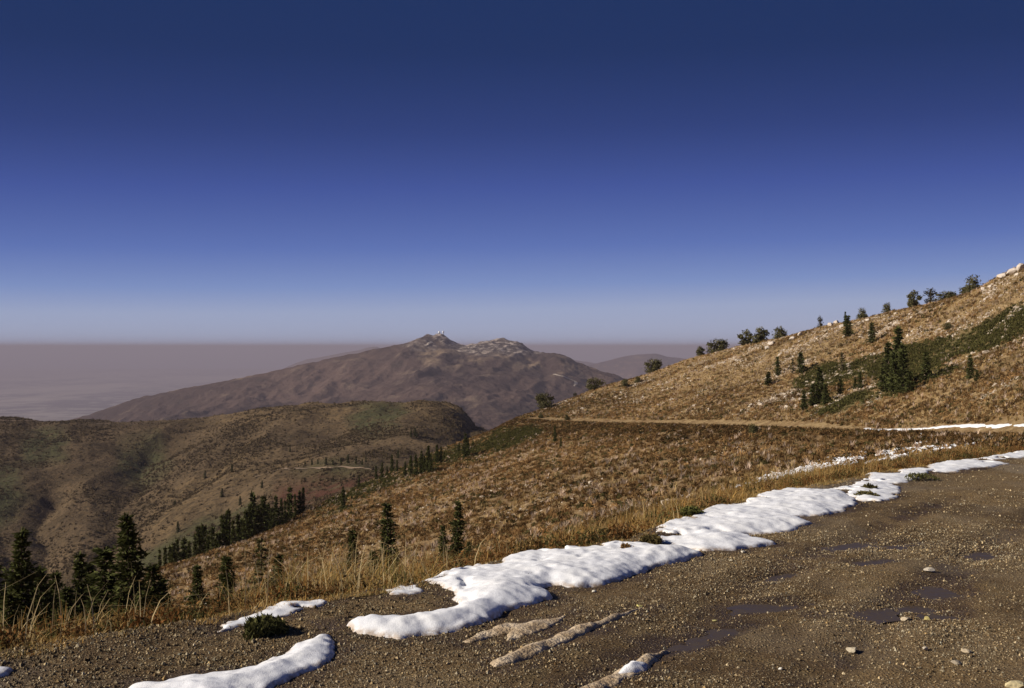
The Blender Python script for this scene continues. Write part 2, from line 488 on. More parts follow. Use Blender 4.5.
col(965, L(965, 461), (38, Z(-4.2)), (52, 449), (66, 442.5), (77, 438.5), (94, 434), (99, 432.5), (152, 362), (235, 297.5), (340, Z(6)), (540, Z(-35)))
col(1024, L(1024, 453), (38, Z(-3.9)), (48, 444), (56, 441.5), (63, 440), (77, 436.5), (82, 433.5), (135, 348), (215, 271.5), (330, Z(10)), (540, Z(-30)))
col(1100, 26, (36, Z(-4.0)), (40, Z(-4.3)), (43, Z(-4.6)), (45, Z(-4.9)), (64, Z(-6.5)), (68, Z(-5.8)), (110, Z(1.5)), (195, Z(19)), (320, Z(13)), (540, Z(-25)))
col(1250, 24, (32, Z(-3.6)), (35, Z(-3.9)), (38, Z(-4.1)), (40, Z(-4.4)), (45, Z(-4.8)), (49, Z(-3.4)), (85, Z(3)), (170, Z(22)), (300, Z(16)), (540, Z(-20)))
col(1600, 16, (20, Z(-3.2)), (23, Z(-3.4)), (26, Z(-3.5)), (28, Z(-3.6)), (31, Z(-3.6)), (34, Z(-2.2)), (65, Z(5)), (140, Z(24)), (270, Z(18)), (540, Z(-20)))
col(2200, 10, (12, Z(-3.0)), (14, Z(-3.0)), (15, Z(-3.0)), (16, Z(-3.0)), (18, Z(-2.9)), (20, Z(-1.4)), (45, Z(6)), (110, Z(24)), (240, Z(18)), (540, Z(-20)))

uk = np.array(sorted(cols)); TAB = np.array([cols[u] for u in uk])       # columns x knots x (distance, height)
us = np.unique(np.concatenate([np.linspace(-700, -60, 50), np.arange(-60, 1090, 3.0), np.linspace(1090, 2200, 80)]))
counts = [6, 22, 40, 46, 40, 20, 10, 40, 50, 26, 16]                     # rows between knots
tk = np.concatenate([k + np.arange(n) / n for k, n in enumerate(counts)] + [[len(counts)]])
G = pchip(uk, TAB, us)                                                   # us x knots x 2
G = pchip(np.arange(G.shape[1]), np.swapaxes(G, 0, 1), tk)               # rows x us x 2
D, HZ = G[..., 0], G[..., 1]
HX = (us[None, :] - U0) / F * D
ROUTE = [tuple(p[:2]) for p in edge_at(np.linspace(seg[3], seg[-1], 160))[0]]
routeL, routeN = edge_at(np.linspace(seg[3], seg[-1], 160))
half = np.interp(np.linspace(seg[3], seg[-1], 160), [seg[3], near_len, near_len + 30, near_len + 60, seg[-1]], [7, 5, 3.5, 2.6, 2.4])
ROUTE_C = [tuple(l[:2] + n * h) for l, n, h in zip(routeL, routeN, half)]
rd = line_dist(HX, D, ROUTE_C)
calm = smooth(4, 14, rd) * smooth(1.0, 12.0, np.abs(edge_signed(HX, D)) + 0 * rd)
amp = smooth(15, 120, D)
HZ = HZ + calm * (0.55 * fbm(HX / 14, D / 14, 21, 3) + 0.22 * fbm(HX / 3.5, D / 3.5, 22, 3) * (0.4 + amp) + 1.1 * fbm(HX / 45, D / 45, 23, 2) * amp)
HILL_V = np.stack([HX, D, HZ], -1)


def vis(u, y, poly, soft):
    return smooth(-soft, soft, poly_signed(u, y, poly))


hu = us[None, :] + 0 * D; hy = EYE - HZ / D * F
wob = 9 * fbm(HX / 9, D / 9, 31, 3)
green_zones = [
    [(316, 514), (330, 500), (350, 488), (385, 475), (430, 456), (470, 443), (505, 433), (535, 428), (545, 434), (505, 447), (470, 458), (430, 470), (400, 478), (370, 492), (345, 506)],
    [(790, 386), (812, 372), (850, 362), (905, 350), (960, 335), (1000, 318), (1040, 304), (1100, 285), (1105, 318), (1040, 332), (985, 350), (940, 362), (962, 369), (930, 385), (890, 382), (860, 378), (830, 386), (806, 392)],
    [(806, 412), (830, 398), (870, 392), (925, 384), (915, 393), (880, 400), (850, 408), (820, 416)]]
green = np.zeros(D.shape)
for p in green_zones: green = np.maximum(green, vis(hu + wob, hy + wob * 0.5, p, 5))
above = (D > np.interp(us, [480, 518, 545, 600, 650, 700, 800, 900, 1024, 1100, 1250, 1600, 2200], [400, 281, 274, 253, 229, 205, 158, 121, 82, 68, 49, 34, 20])[None, :])
brown = np.where(above, 0.35, 0.72)
band = np.exp(-((hy - np.interp(us, [518, 600, 700, 800, 900, 1024], [424, 428, 430, 434, 437, 441])[None, :]) / 16.0) ** 2) * (~above)
brown = np.clip(brown + 0.3 * band, 0, 1)
low_above = above * np.exp(-(np.maximum(0, D - np.interp(us, [518, 650, 800, 900, 1024], [285, 229, 158, 121, 82])[None, :]) / 45.0) ** 2)
brown = np.clip(brown + 0.45 * low_above * smooth(-0.2, 0.5, fbm(HX / 12, D / 12, 37, 3)), 0, 1)
brown = brown * smooth(6, 30, D) + 0.25 * (1 - smooth(6, 30, D))
pale = np.clip(0.35 + 0.65 * np.exp(-((hu - 880) / 130) ** 2) + 0.35 * np.exp(-((hu - 620) / 130) ** 2) * (~above), 0, 1) * (1 - 0.85 * band)
hill_me = mesh('hillside', HILL_V.reshape(-1, 3), grid_quads(*D.shape)[:, ::-1], None,
               {'green': green, 'brown': brown, 'pale': pale}, True)
hill = tag(link('hillside', hill_me, M_hill), 'dry brown hillside falling from the gravel road into a bowl and rising to a stony crest', 'hillside', kind='structure')
HBVH = BVHTree.FromPolygons([tuple(v) for v in HILL_V.reshape(-1, 3).tolist()], grid_quads(*D.shape).tolist())


def ray(u, y):
    d = Vector(((u - U0) / F, 1, (EYE - y) / F)).normalized()
    h = HBVH.ray_cast(Vector((0, 0, 0)) + d * 12.0, d)
    return h[0]


def drop(x, y):
    h = HBVH.ray_cast(Vector((x, y, 200)), Vector((0, 0, -1))); return h[0].z if h[0] else None


# ------------------------------------------------------------------ the road itself
ts = np.unique(np.concatenate([np.linspace(seg[0], seg[3], 30), np.arange(seg[3], near_len - 8, 0.05), np.arange(near_len - 8, near_len + 6, 0.12), np.linspace(near_len + 6, seg[-1], 170)]))
ep, en = edge_at(ts)
for i in range(2):                                                       # soften the direction so the strip does not fold
    for c in range(2): en[:, c] = np.convolve(np.pad(en[:, c], 40, 'edge'), np.ones(81) / 81, 'valid')
en /= np.linalg.norm(en, axis=1)[:, None]
wd = np.interp(ts, [seg[0], near_len, near_len + 30, near_len + 55, seg[-1]], [15, 11, 7, 4.6, 3.8])
frac = np.concatenate([np.linspace(-0.12, 0.75, 300), np.linspace(0.76, 1.0, 24)])
ss = np.where(frac[None, :] < 0, frac[None, :] * np.interp(ts, [seg[0], near_len + 5, near_len + 40, near_len + 90], [15, 15, 6, 2])[:, None], frac[None, :] * wd[:, None])
RX = ep[:, 0, None] + en[:, 0, None] * ss; RY = ep[:, 1, None] + en[:, 1, None] * ss
w = smooth(near_len - 6, near_len + 8, ts)[:, None]
shoulder = np.where(ss < 0, 0.45 * ss - 0.12 * ss * ss, 0) + np.where((ss < 1.2), 0.03 * (1 - np.clip(ss, 0, 2) / 1.2), 0)
zplane = -CAM_H - FALL * np.maximum(RY, -8) + road_relief(RX, RY)
RZ = zplane * (1 - w) + (ep[:, 2, None] + 0.04 * fbm(RX / 2, RY / 2, 3, 3)) * w + shoulder
wetmap = np.clip(puddle_field(RX, RY) * 1.1 + 0.55 * np.max([np.exp(-(line_dist(RX, RY, r) / 0.3) ** 2) for r in RUTS], axis=0) + 0.25 * smooth(0.1, 0.6, fbm(RX / 1.7, RY / 1.7, 44, 3)), 0, 1)
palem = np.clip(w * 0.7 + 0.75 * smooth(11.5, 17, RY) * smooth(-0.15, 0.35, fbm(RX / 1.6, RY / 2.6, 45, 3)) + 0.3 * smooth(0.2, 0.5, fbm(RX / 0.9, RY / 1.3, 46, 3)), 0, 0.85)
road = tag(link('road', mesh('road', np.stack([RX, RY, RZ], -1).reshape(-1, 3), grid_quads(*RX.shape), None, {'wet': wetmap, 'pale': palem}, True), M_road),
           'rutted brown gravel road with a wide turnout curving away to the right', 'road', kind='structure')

# ------------------------------------------------------------------ puddles: level water standing in hollows of the road
for (cx, cy, a, b, r), (u, y, *_r) in zip(PUD, puddles):
    n = 40; th = np.linspace(0, 2 * np.pi, n, endpoint=False)
    rr = 0.95 + 0.5 * fbm(np.cos(th) * 1.5 + cx * 3, np.sin(th) * 1.5 + cy, 5, 2)
    lx, ly = np.cos(th) * a * rr * 0.85, np.sin(th) * b * rr
    c, s = math.cos(r), math.sin(r)
    X = cx + lx * c - ly * s; Y = cy + lx * s + ly * c
    gx, gy = np.meshgrid(np.linspace(-1, 1, 25), np.linspace(-1, 1, 25)); ok = gx ** 2 + gy ** 2 < 0.8
    gx, gy = gx[ok] * a, gy[ok] * b; wx, wy = cx + gx * c - gy * s, cy + gx * s + gy * c
    z = -CAM_H - FALL * cy + float(np.quantile(road_relief(wx, wy) + 0.05 * FALL * (cy - wy), 0.40))
    V = np.c_[np.r_[cx, X], np.r_[cy, Y], np.r_[z, np.full(n, z)] - FALL * 0.95 * (np.r_[cy, Y] - cy)]
    Fc = np.c_[np.zeros(n, int), 1 + np.arange(n), 1 + (np.arange(n) + 1) % n]
    tag(link('puddle', mesh('puddle', V, Fc), M_puddle), None, None, kind='structure')

# ------------------------------------------------------------------ snow left along the road's edge
PATCHES = []
def snow_patch(name, pix, hmax, wid, cell, material, label, rough=1.0, crisp=0.4, group=None, cat='snow patch', seed=0, base=None):
    P = np.array([on_road(u, y) for u, y in pix])
    lo, hi = P.min(0) - 0.15, P.max(0) + 0.15
    X, Y = np.meshgrid(np.arange(lo[0], hi[0], cell), np.arange(lo[1], hi[1], cell), indexing='ij')
    d = poly_signed(X, Y, P)
    back = smooth(-1.1, -0.1, edge_signed(X, Y))                          # grassy side: thin, ragged, with holes melted through
    dd = d + rough * (0.10 * fbm(X / 0.45, Y / 0.45, 60 + seed, 3) + (0.03 + 0.05 * back) * fbm(X / 0.12, Y / 0.12, 61 + seed, 3))
    dd = dd - back * rough * 0.45 * smooth(0.22, 0.5, fbm(X / 0.33, Y / 0.33, 66 + seed, 3))
    p = crisp * np.sqrt(np.clip(dd / wid, 0, 1)) + (1 - crisp) * smooth(-0.25, 1, dd / (2.6 * wid)) * (dd > -1) 
    PATCHES.append(P)
    h = hmax * p * (1 - 0.45 * back) * (1 + 0.55 * fbm(X / 0.7, Y / 0.7, 62 + seed, 3) + 0.10 * fbm(X / 0.2, Y / 0.2, 63 + seed, 3)) + 0.004 * p * fbm(X / 0.07, Y / 0.07, 64 + seed, 2)
    h = np.where(dd < 0, np.maximum(dd * 1.2, -0.09), h * smooth(-0.02, 0.03, dd) + 0.006)
    z = road_z(X, Y) * 1.0 + h
    keep = dd > -0.07
    q = grid_quads(*X.shape); q = q[keep.ravel()[q].any(1)]
    used = np.unique(q); remap = np.full(X.size, -1); remap[used] = np.arange(len(used))
    V = np.stack([X, Y, z], -1).reshape(-1, 3)[used]
    edge = (1 - smooth(-0.01, 0.05, dd)).ravel()[used]
    o = link(name, mesh(name, V, remap[q], None, {'edge': edge}, True), material)
    return tag(o, label, cat, group)


snow_patch('snow_patch', [(80, 712), (130, 686), (165, 680), (200, 674), (235, 672), (262, 664), (290, 648), (318, 638), (333, 637), (337, 648), (330, 661), (308, 670), (285, 682), (262, 693), (230, 712)],
           0.065, 0.16, 0.018, M_snow, 'smooth white snow strip on the gravel at the lower left, cut by the photo edge', 0.6, seed=1)
snow_patch('snow_patch', [(206, 635), (225, 628), (260, 618), (288, 608), (310, 606), (332, 603), (326, 609), (300, 616), (272, 623), (245, 630), (215, 637)],
           0.045, 0.12, 0.018, M_snow, 'thin wedge of snow above the low green shrub at the grass edge', 0.6, seed=2)
snow_patch('snow_patch', [(334, 626), (360, 621), (410, 618), (440, 615), (454, 606), (450, 598), (435, 590), (420, 583), (424, 577), (440, 575), (465, 570), (495, 569), (506, 558), (540, 551), (580, 549),
                          (618, 545), (650, 549), (690, 552), (702, 556), (690, 561), (660, 567), (620, 578), (603, 585), (575, 588), (552, 586), (545, 590), (551, 598), (535, 606), (510, 612), (488, 623),
                          (465, 629), (440, 634), (400, 637), (365, 635), (342, 631)],
           0.085, 0.17, 0.02, M_snow, 'large lobed snowbank in the middle with a tail reaching left over gravel', 0.8, seed=3)
snow_patch('snow_patch', [(655, 535), (662, 523), (690, 520), (700, 509), (730, 508), (745, 499), (780, 491), (840, 492), (858, 503), (847, 512), (820, 516), (792, 517), (812, 524), (780, 531), (738, 534),
                          (772, 544), (735, 550), (700, 553), (672, 551), (660, 542)],
           0.075, 0.25, 0.028, M_snow, 'broad white snowbank beside golden grass, pointed lobes towards the road', 0.9, seed=4)
snow_patch('snow_patch', [(836, 490), (855, 483), (873, 475), (890, 475), (905, 471), (932, 470), (918, 478), (896, 484), (895, 496), (880, 502), (862, 501), (846, 494)],
           0.05, 0.25, 0.035, M_snow, 'ragged half-melted snow patch with dark plants showing through beside the turnout', 1.6, seed=5)
snow_patch('snow_patch', [(928, 468), (942, 460), (968, 459), (1008, 465), (988, 468), (960, 473), (935, 473)],
           0.05, 0.3, 0.05, M_snow, 'flat tapering snow patch on the far shoulder of the turnout', 1.3, seed=6)
snow_patch('snow_patch', [(966, 459), (990, 454), (1024, 451), (1060, 449), (1050, 455), (1024, 458), (992, 461)],
           0.05, 0.3, 0.05, M_snow, 'farthest thin snow patch on the turnout, cut by the right photo edge', 1.3, seed=7)
snow_patch('snow_patch', [(-60, 684), (-10, 670), (8, 668), (16, 672), (4, 680), (-40, 694)],
           0.06, 0.12, 0.02, M_snow, 'small lump of snow against dry grass at the left photo edge', 0.6, seed=8)
snow_patch('snow_patch', [(388, 594), (402, 591), (416, 590), (420, 595), (404, 598), (392, 598)],
           0.03, 0.08, 0.014, M_snow, 'tiny crumb of snow in the dry grass left of the large lobed snowbank', 0.5, seed=9)
snow_patch('ice_ridge', [(490, 664), (510, 655), (545, 642), (575, 628), (610, 617), (642, 607), (612, 622), (585, 634), (550, 648), (515, 664), (496, 668)],
           0.055, 0.10, 0.012, M_dirty, 'long narrow ridge of tan dirty ice lying along the wheel tracks', 0.45, cat='dirty ice', seed=11)
snow_patch('ice_ridge', [(460, 641), (480, 633), (508, 624), (530, 622), (560, 615), (578, 611), (560, 622), (530, 632), (505, 640), (515, 630), (490, 634), (470, 642)],
           0.02, 0.09, 0.012, M_dirty, 'thin forked smear of tan dirty ice beside the large lobed snowbank', 0.5, cat='dirty ice', seed=12)
snow_patch('ice_ridge', [(575, 694), (600, 676), (625, 664), (648, 654), (672, 646), (655, 658), (648, 668), (630, 678), (600, 690)],
           0.05, 0.09, 0.012, M_dirty, 'short ridge of tan ice topped by a crumb of snow at the bottom edge', 0.45, cat='dirty ice', seed=13)
snow_patch('snow_patch', [(606, 680), (620, 670), (630, 661), (648, 666), (645, 671), (625, 677), (612, 684)],
           0.085, 0.09, 0.010, M_snow, 'small crust of white snow on the short tan ice ridge', 0.4, seed=14)


# melt water darkens the gravel round each patch
wet2 = wetmap.copy(); nearm = (RY < 26) & (RY > 3)
for P in PATCHES: wet2[nearm] = np.maximum(wet2[nearm], 0.8 * smooth(-0.38, 0.0, poly_signed(RX[nearm], RY[nearm], P) + 0.1 * fbm(RX[nearm] / 0.4, RY[nearm] / 0.4, 150, 3)))
road.data.attributes['wet'].data.foreach_set('value', wet2.astype(np.float32).ravel())


# snow along the far side of the road where it runs below the cutting
def bank(name, t0, t1, off, width, h, label, seed, thr):
    t = np.arange(t0, t1, 0.3); p, n = edge_at(t); wdt = np.interp(t, ts, wd)
    a = np.linspace(-0.5, 0.5, 9)
    c = wdt * off[0] + off[1]
    S = c[:, None] + a[None, :] * width
    X = p[:, 0, None] + n[:, 0, None] * S; Y = p[:, 1, None] + n[:, 1, None] * S
    prof = (1 - (2 * np.abs(a)) ** 2)[None, :] + 0.6 * fbm(X / 2.2, Y / 2.2, 90 + seed, 3) - thr
    Zr = p[:, 2, None] + 0 * X
    tz = np.array([[drop(x, y) or -99 for x, y in zip(rx, ry)] for rx, ry in zip(X, Y)])
    Zb = np.maximum(Zr, tz)
    V = np.stack([X, Y, Zb + h * np.clip(prof, -0.4, 1)], -1).reshape(-1, 3)
    q = grid_quads(*X.shape); q = q[(prof.ravel()[q] > -0.1).any(1)]
    used = np.unique(q); remap = np.full(X.size, -1); remap[used] = np.arange(len(used))
    o = link(name, mesh(name, V[used], remap[q], None, {'edge': np.zeros(len(used))}, True), M_snow)
    return tag(o, label, 'snow bank')


s110 = near_len + 105
bank('snow_bank', near_len + 30, near_len + 66, (1.0, 0.1), 1.3, 0.16, 'white snow bank along the far side of the distant road, at the right photo edge', 1, 0.3)
bank('snow_bank', near_len + 66, near_len + 120, (1.0, 0.1), 1.0, 0.12, 'broken line of snow lumps along the far side of the distant road', 2, 0.7)

# ------------------------------------------------------------------ templates for scattered vegetation and stones
def shrub_template(n=26, flat=0.6, leaf=0.34, seed=0):
    r = np.random.default_rng(seed); V = []; Fc = []
    for i in range(n):
        th = r.uniform(0, 6.283); ph = math.acos(r.uniform(0.0, 1)); rad = 0.5 * r.uniform(0.55, 1)
        c = np.array([math.cos(th) * math.sin(ph) * rad, math.sin(th) * math.sin(ph) * rad, math.cos(ph) * rad * flat * 2 * 0.8])
        a = r.normal(size=3); a /= np.linalg.norm(a); b = r.normal(size=3); b -= a * (a @ b); b /= np.linalg.norm(b)
        a[2] += 0.5; s = leaf * r.uniform(0.5, 1.1); k = len(V); sh = r.uniform(0.7, 1.3)
        for q in (-a * s * 0.5 - b * s * 0.25, -a * s * 0.5 + b * s * 0.25, a * s * 0.6):
            V.append([*(c + q), sh])
        Fc.append([k, k + 1, k + 2])
    return np.array(V), np.array(Fc)


def tuft_template(n=12, seed=0, spread=0.35):
    r = np.random.default_rng(seed); V = []; Fc = []
    for i in range(n):
        th = r.uniform(0, 6.283); b = np.array([math.cos(th), math.sin(th), 0]); w = np.array([-b[1], b[0], 0]) * 0.05
        base = b * r.uniform(0, 0.2); h = r.uniform(0.5, 1.0); lean = r.uniform(0.1, spread + 0.2)
        mid = base + b * lean * 0.35 + np.array([0, 0, h * 0.6]); tip = base + b * lean + np.array([0, 0, h]); k = len(V); sh = r.uniform(0.75, 1.25)
        for q in (base - w, base + w, mid - w * 0.8, mid + w * 0.8, tip): V.append([*q, sh])
        Fc += [[k, k + 1, k + 3], [k, k + 3, k + 2], [k + 2, k + 3, k + 4]]
    return np.array(V), np.array(Fc)


def rock_template(seed=0, sub=1):
    import bmesh
    r = np.random.default_rng(seed)
    if sub == 0:                                                         # an eight-sided chip of gravel
        V = np.array([[.5, 0, 0], [0, .5, 0], [-.5, 0, 0], [0, -.5, 0], [0.05, 0.03, .45], [0, 0, -.45]]) * r.uniform(0.7, 1.3, (6, 1)) + r.normal(0, 0.06, (6, 3))
        return V, np.array([[0, 1, 4], [1, 2, 4], [2, 3, 4], [3, 0, 4], [1, 0, 5], [2, 1, 5], [3, 2, 5], [0, 3, 5]])
    bm = bmesh.new(); bmesh.ops.create_icosphere(bm, subdivisions=sub, radius=0.5)
    V = np.array([v.co[:] for v in bm.verts]); Fc = np.array([[v.index for v in f.verts] for f in bm.faces]); bm.free()
    for _ in range(11):                                                   # cleave planes
        nrm = r.normal(size=3); nrm /= np.linalg.norm(nrm); dcut = r.uniform(0.2, 0.38)
        e = V @ nrm - dcut; V = V - np.where(e > 0, e, 0)[:, None] * nrm * 0.97
    V *= r.uniform([0.8, 0.7, 0.55], [1.3, 1.1, 0.9])
    return V, Fc


SHRUBS = [shrub_template(26, 0.55, 0.36, s) for s in range(5)]
MATS = [shrub_template(34, 0.36, 0.32, 20 + s) for s in range(4)]
TUFTS = [tuft_template(12, 40 + s) for s in range(5)]
CHIPS = [rock_template(60 + s, 0) for s in range(9)]
ROCKS1 = [rock_template(70 + s, 1) for s in range(8)]
ROCKS2 = [rock_template(90 + s, 2) for s in range(6)]

# ------------------------------------------------------------------ vegetation on the hillside (area-weighted samples of its mesh)
nr, nu = D.shape
cellA = np.linalg.norm(np.cross(HILL_V[1:, :-1] - HILL_V[:-1, :-1], HILL_V[:-1, 1:] - HILL_V[:-1, :-1]), axis=-1)
centre_u = us[:-1][None, :] + 0 * cellA
okc = (centre_u > -320) & (centre_u < 1500) & (tk[:-1, None] > 1.15) & (tk[:-1, None] < 9.25) & (rd[:-1, :-1] > 2.3 + 2.8 * (D[:-1, :-1] < 60))


def sample_hill(n, weight):
    p = (cellA * weight * okc * (1 + 1.8 * smooth(0, 1, (80 - D[:-1, :-1]) / 45))).ravel(); p /= p.sum()
    k = rng.choice(len(p), n, p=p); i, j = np.divmod(k, nu - 1)
    a, b = rng.random(n), rng.random(n)
    P = (HILL_V[i, j] * ((1 - a) * (1 - b))[:, None] + HILL_V[i + 1, j] * (a * (1 - b))[:, None]
         + HILL_V[i, j + 1] * ((1 - a) * b)[:, None] + HILL_V[i + 1, j + 1] * (a * b)[:, None])
    return P, i, j


cut = lambda a: a[:-1, :-1]
gn = cut(green); av = cut(above.astype(float)); bd = cut(band)
clump = cut(smooth(-0.35, 0.35, fbm(HX / 7, D / 7, 51, 3)))
clump2 = cut(smooth(-0.1, 0.4, fbm(HX / 10, D / 10, 53, 3)))
# brown sagebrush
wgt = (1 - av) * (0.35 + 0.65 * clump + 0.5 * bd) * (1 - 0.9 * gn) + av * (0.10 + 1.3 * cut(low_above) * (0.3 + clump2) + 0.6 * cut(smooth(0.12, 0.35, fbm(HX / 20, D / 7, 54, 3)))) * (1 - gn)
P, i, j = sample_hill(56000, wgt * (0.5 + 0.5 * smooth(5, 30, cut(D))))
n = len(P); t = rng.random(n)[:, None]
tint = (1 - t) * np.array([0.088, 0.049, 0.020]) + t * np.array([0.30, 0.182, 0.078])
tint *= rng.uniform(0.75, 1.25, (n, 1))
oliv = (rng.random(n) < 0.16)[:, None]; tint = np.where(oliv, np.array([0.075, 0.065, 0.025]), tint)
bb = band[i, j][:, None]; tint = tint * (1 - 0.3 * np.clip(bb, 0, 1)) * (0.8 + 0.5 * smooth(-0.4, 0.4, fbm(P[:, 0] / 14, P[:, 1] / 14, 141, 3)))[:, None]
V, Fc, T = scatter(SHRUBS, P, rng.uniform(0.45, 1.15, n) * (0.8 + 0.3 * smooth(60, 220, P[:, 1])) * (0.32 + 0.68 * smooth(8, 60, P[:, 1])), rng.uniform(0, 6.28, n), tint, sq=rng.uniform(0.7, 1.2, n))
tag(link('sagebrush', mesh('sagebrush', V, Fc, T), M_shrub), 'low brown sagebrush covering the bowl and the slope above the road', 'sagebrush', kind='stuff')
# golden bunchgrass
wgt = (1 - av) * (0.5 * (1 - clump) + 0.15) * (1 - bd * 0.7) + av * (1.3 - 0.9 * gn)
P, i, j = sample_hill(62000, wgt)
n = len(P); t = rng.random(n)[:, None]
tint = (1 - t) * np.array([0.275, 0.178, 0.070]) + t * np.array([0.56, 0.42, 0.21])
rosy = (rng.random(n) < 0.12 + 0.38 * (1 - above[i, j]) * smooth(-0.1, 0.3, fbm(P[:, 0] / 6, P[:, 1] / 6, 144, 3)))[:, None]; tint = np.where(rosy, np.array([0.56, 0.43, 0.32]), tint)
tint = tint * (0.72 + 0.55 * smooth(-0.4, 0.4, fbm(P[:, 0] / 17, P[:, 1] / 9, 143, 3)))[:, None]
V, Fc, T = scatter(TUFTS, P, rng.uniform(0.25, 0.6, n) * (1 + 0.35 * rosy[:, 0]) * (0.28 + 0.72 * smooth(8, 75, P[:, 1])), rng.uniform(0, 6.28, n), tint)
tag(link('bunchgrass', mesh('bunchgrass', V, Fc, T), M_grass), 'golden bunchgrass on the dry slopes above and below the distant road', 'grass', kind='stuff')
# green mats
P, i, j = sample_hill(16000, gn ** 1.5 * (0.15 + smooth(-0.3, 0.2, fbm(HX / 9, D / 6, 56, 3))[:-1, :-1]))
n = len(P); t = rng.random(n)[:, None]
tint = (1 - t) * np.array([0.048, 0.046, 0.015]) + t * np.array([0.115, 0.102, 0.036])
V, Fc, T = scatter(MATS, P, rng.uniform(0.6, 1.5, n), rng.uniform(0, 6.28, n), tint, sq=rng.uniform(0.6, 1.1, n))
tag(link('juniper_mat', mesh('juniper_mat', V, Fc, T), M_leaf), 'dark green mats of low juniper in bands on the spur and the upper slope', 'ground cover', kind='stuff')
# pale stones of the slopes, with the lightest bits of lingering snow
pl = cut(pale)
crest = np.exp(-((tk[:-1, None] - 9.0) / 0.25) ** 2) * (centre_u > 520)
patchy = cut(smooth(0.0, 0.45, fbm(HX / 8, D / 8, 57, 3)))
wgt = pl * patchy * (1 - 0.8 * bd) * (1 - gn * 0.8) + 1.6 * crest * patchy + 1.0 * av * patchy * smooth(0.02, 0.3, fbm(HX / 16, D / 5, 58, 3))[:-1, :-1]
P, i, j = sample_hill(34000, wgt * cut(smooth(4, 8, rd)))
n = len(P); t = rng.random(n)[:, None]
tint = (1 - t) * np.array([0.32, 0.25, 0.18]) + t * np.array([0.56, 0.48, 0.39])
V, Fc, T = scatter(ROCKS1, P, (rng.pareto(3.2, n).clip(0, 3) * 0.26 + 0.18) * (1 + 0.7 * above[i, j]), rng.uniform(0, 6.28, n), tint)
tag(link('scree', mesh('scree', V, Fc, T), M_rock), 'pale stones strewn over the dry slopes', 'stones', kind='stuff')
snowz = [[(858, 478), (880, 455), (905, 443), (935, 438), (990, 436), (1030, 440), (1030, 446), (960, 447), (925, 462), (900, 474)], [(735, 490), (770, 478), (830, 462), (860, 456), (850, 470), (800, 486), (760, 497)],]
sz = np.zeros(D.shape)
for p in snowz: sz = np.maximum(sz, vis(hu + wob, hy, p, 5))
P, i, j = sample_hill(3200, cut(sz) * smooth(-0.05, 0.35, fbm(HX / 3, D / 3, 59, 3))[:-1, :-1])
n = len(P)
tint = np.tile([0.68, 0.61, 0.56], (n, 1)) * rng.uniform(0.85, 1.05, (n, 1))
V, Fc, T = scatter(ROCKS1, P + [0, 0, 0.12], rng.uniform(0.15, 0.6, n), rng.uniform(0, 6.28, n), tint, sq=np.full(n, 0.7))
tag(link('snow', mesh('snow', V, Fc, T, {'edge': np.zeros(len(V))}), M_snow), 'crumbs of snow caught in the brush below the distant road', 'snow', kind='stuff')

# ------------------------------------------------------------------ gravel on the road
def gravel(nn, dmax, smin, smax, sfun=None, dmin=4.4):
    d = np.sqrt(rng.uniform(dmin ** 2, dmax ** 2, nn)); x = rng.uniform(-0.60, 0.62, nn) * d
    s = edge_signed(x, d); ok = s < 0.25
    if sfun is not None: ok &= sfun(x, d, s)
    x, d = x[ok], d[ok]
    return np.c_[x, d, road_z(x, d)]


allP, allS, allT = [], [], []
def add_gravel(P, size, lo, hi):
    n = len(P); t = rng.random(n)[:, None] ** 2.3
    T = (1 - t) * np.array(lo) + t * np.array(hi)
    allP.append(P); allS.append(size); allT.append(T * rng.uniform(0.75, 1.25, (n, 1)) * (1 + 0.10 * rng.normal(size=(n, 1)) * np.array([0.6, 0, -1.0])))
LO, HI = (0.085, 0.053, 0.024), (0.48, 0.385, 0.235)
gn_ = lambda x, d, s: rng.random(len(x)) < 0.12 + 0.88 * smooth(-0.25, 0.4, fbm(x / 0.9, d / 0.9, 77, 4))
P = gravel(190000, 11.5, 0, 0, gn_); add_gravel(P, rng.pareto(3.0, len(P)).clip(0, 2.2) * 0.0075 + 0.006, LO, HI)
P = gravel(90000, 10.5, 0, 0, gn_); add_gravel(P, rng.pareto(3.0, len(P)).clip(0, 1.5) * 0.005 + 0.005, LO, HI)
P = gravel(80000, 24, 0, 0, gn_, 9); add_gravel(P, rng.pareto(3.0, len(P)).clip(0, 2.2) * 0.011 + 0.010, LO, HI)
strip = lambda x, d, s: (s > -1.35 - 0.3 * vnoise(x * 2, d * 2, 4)) & (x < 0.2)
P = gravel(110000, 8.8, 0, 0, strip); P = P[rng.random(len(P)) < 0.25 + 0.6 * smooth(-0.2, 0.3, fbm(P[:, 0] / 0.4, P[:, 1] / 0.4, 78, 3))]; add_gravel(P, rng.pareto(3.0, len(P)).clip(0, 2.6) * 0.009 + 0.007, (0.075, 0.048, 0.020), (0.48, 0.38, 0.22))
P = np.concatenate(allP); S = np.concatenate(allS); T = np.concatenate(allT); P[:, 2] += S * 0.12
V, Fc, T = scatter(CHIPS, P, S, rng.uniform(0, 6.28, len(P)), T)
print('gravel', len(P))
tag(link('gravel', mesh('gravel', V, Fc, T), M_stone), 'loose gravel spread over the turnout', 'gravel', kind='stuff')

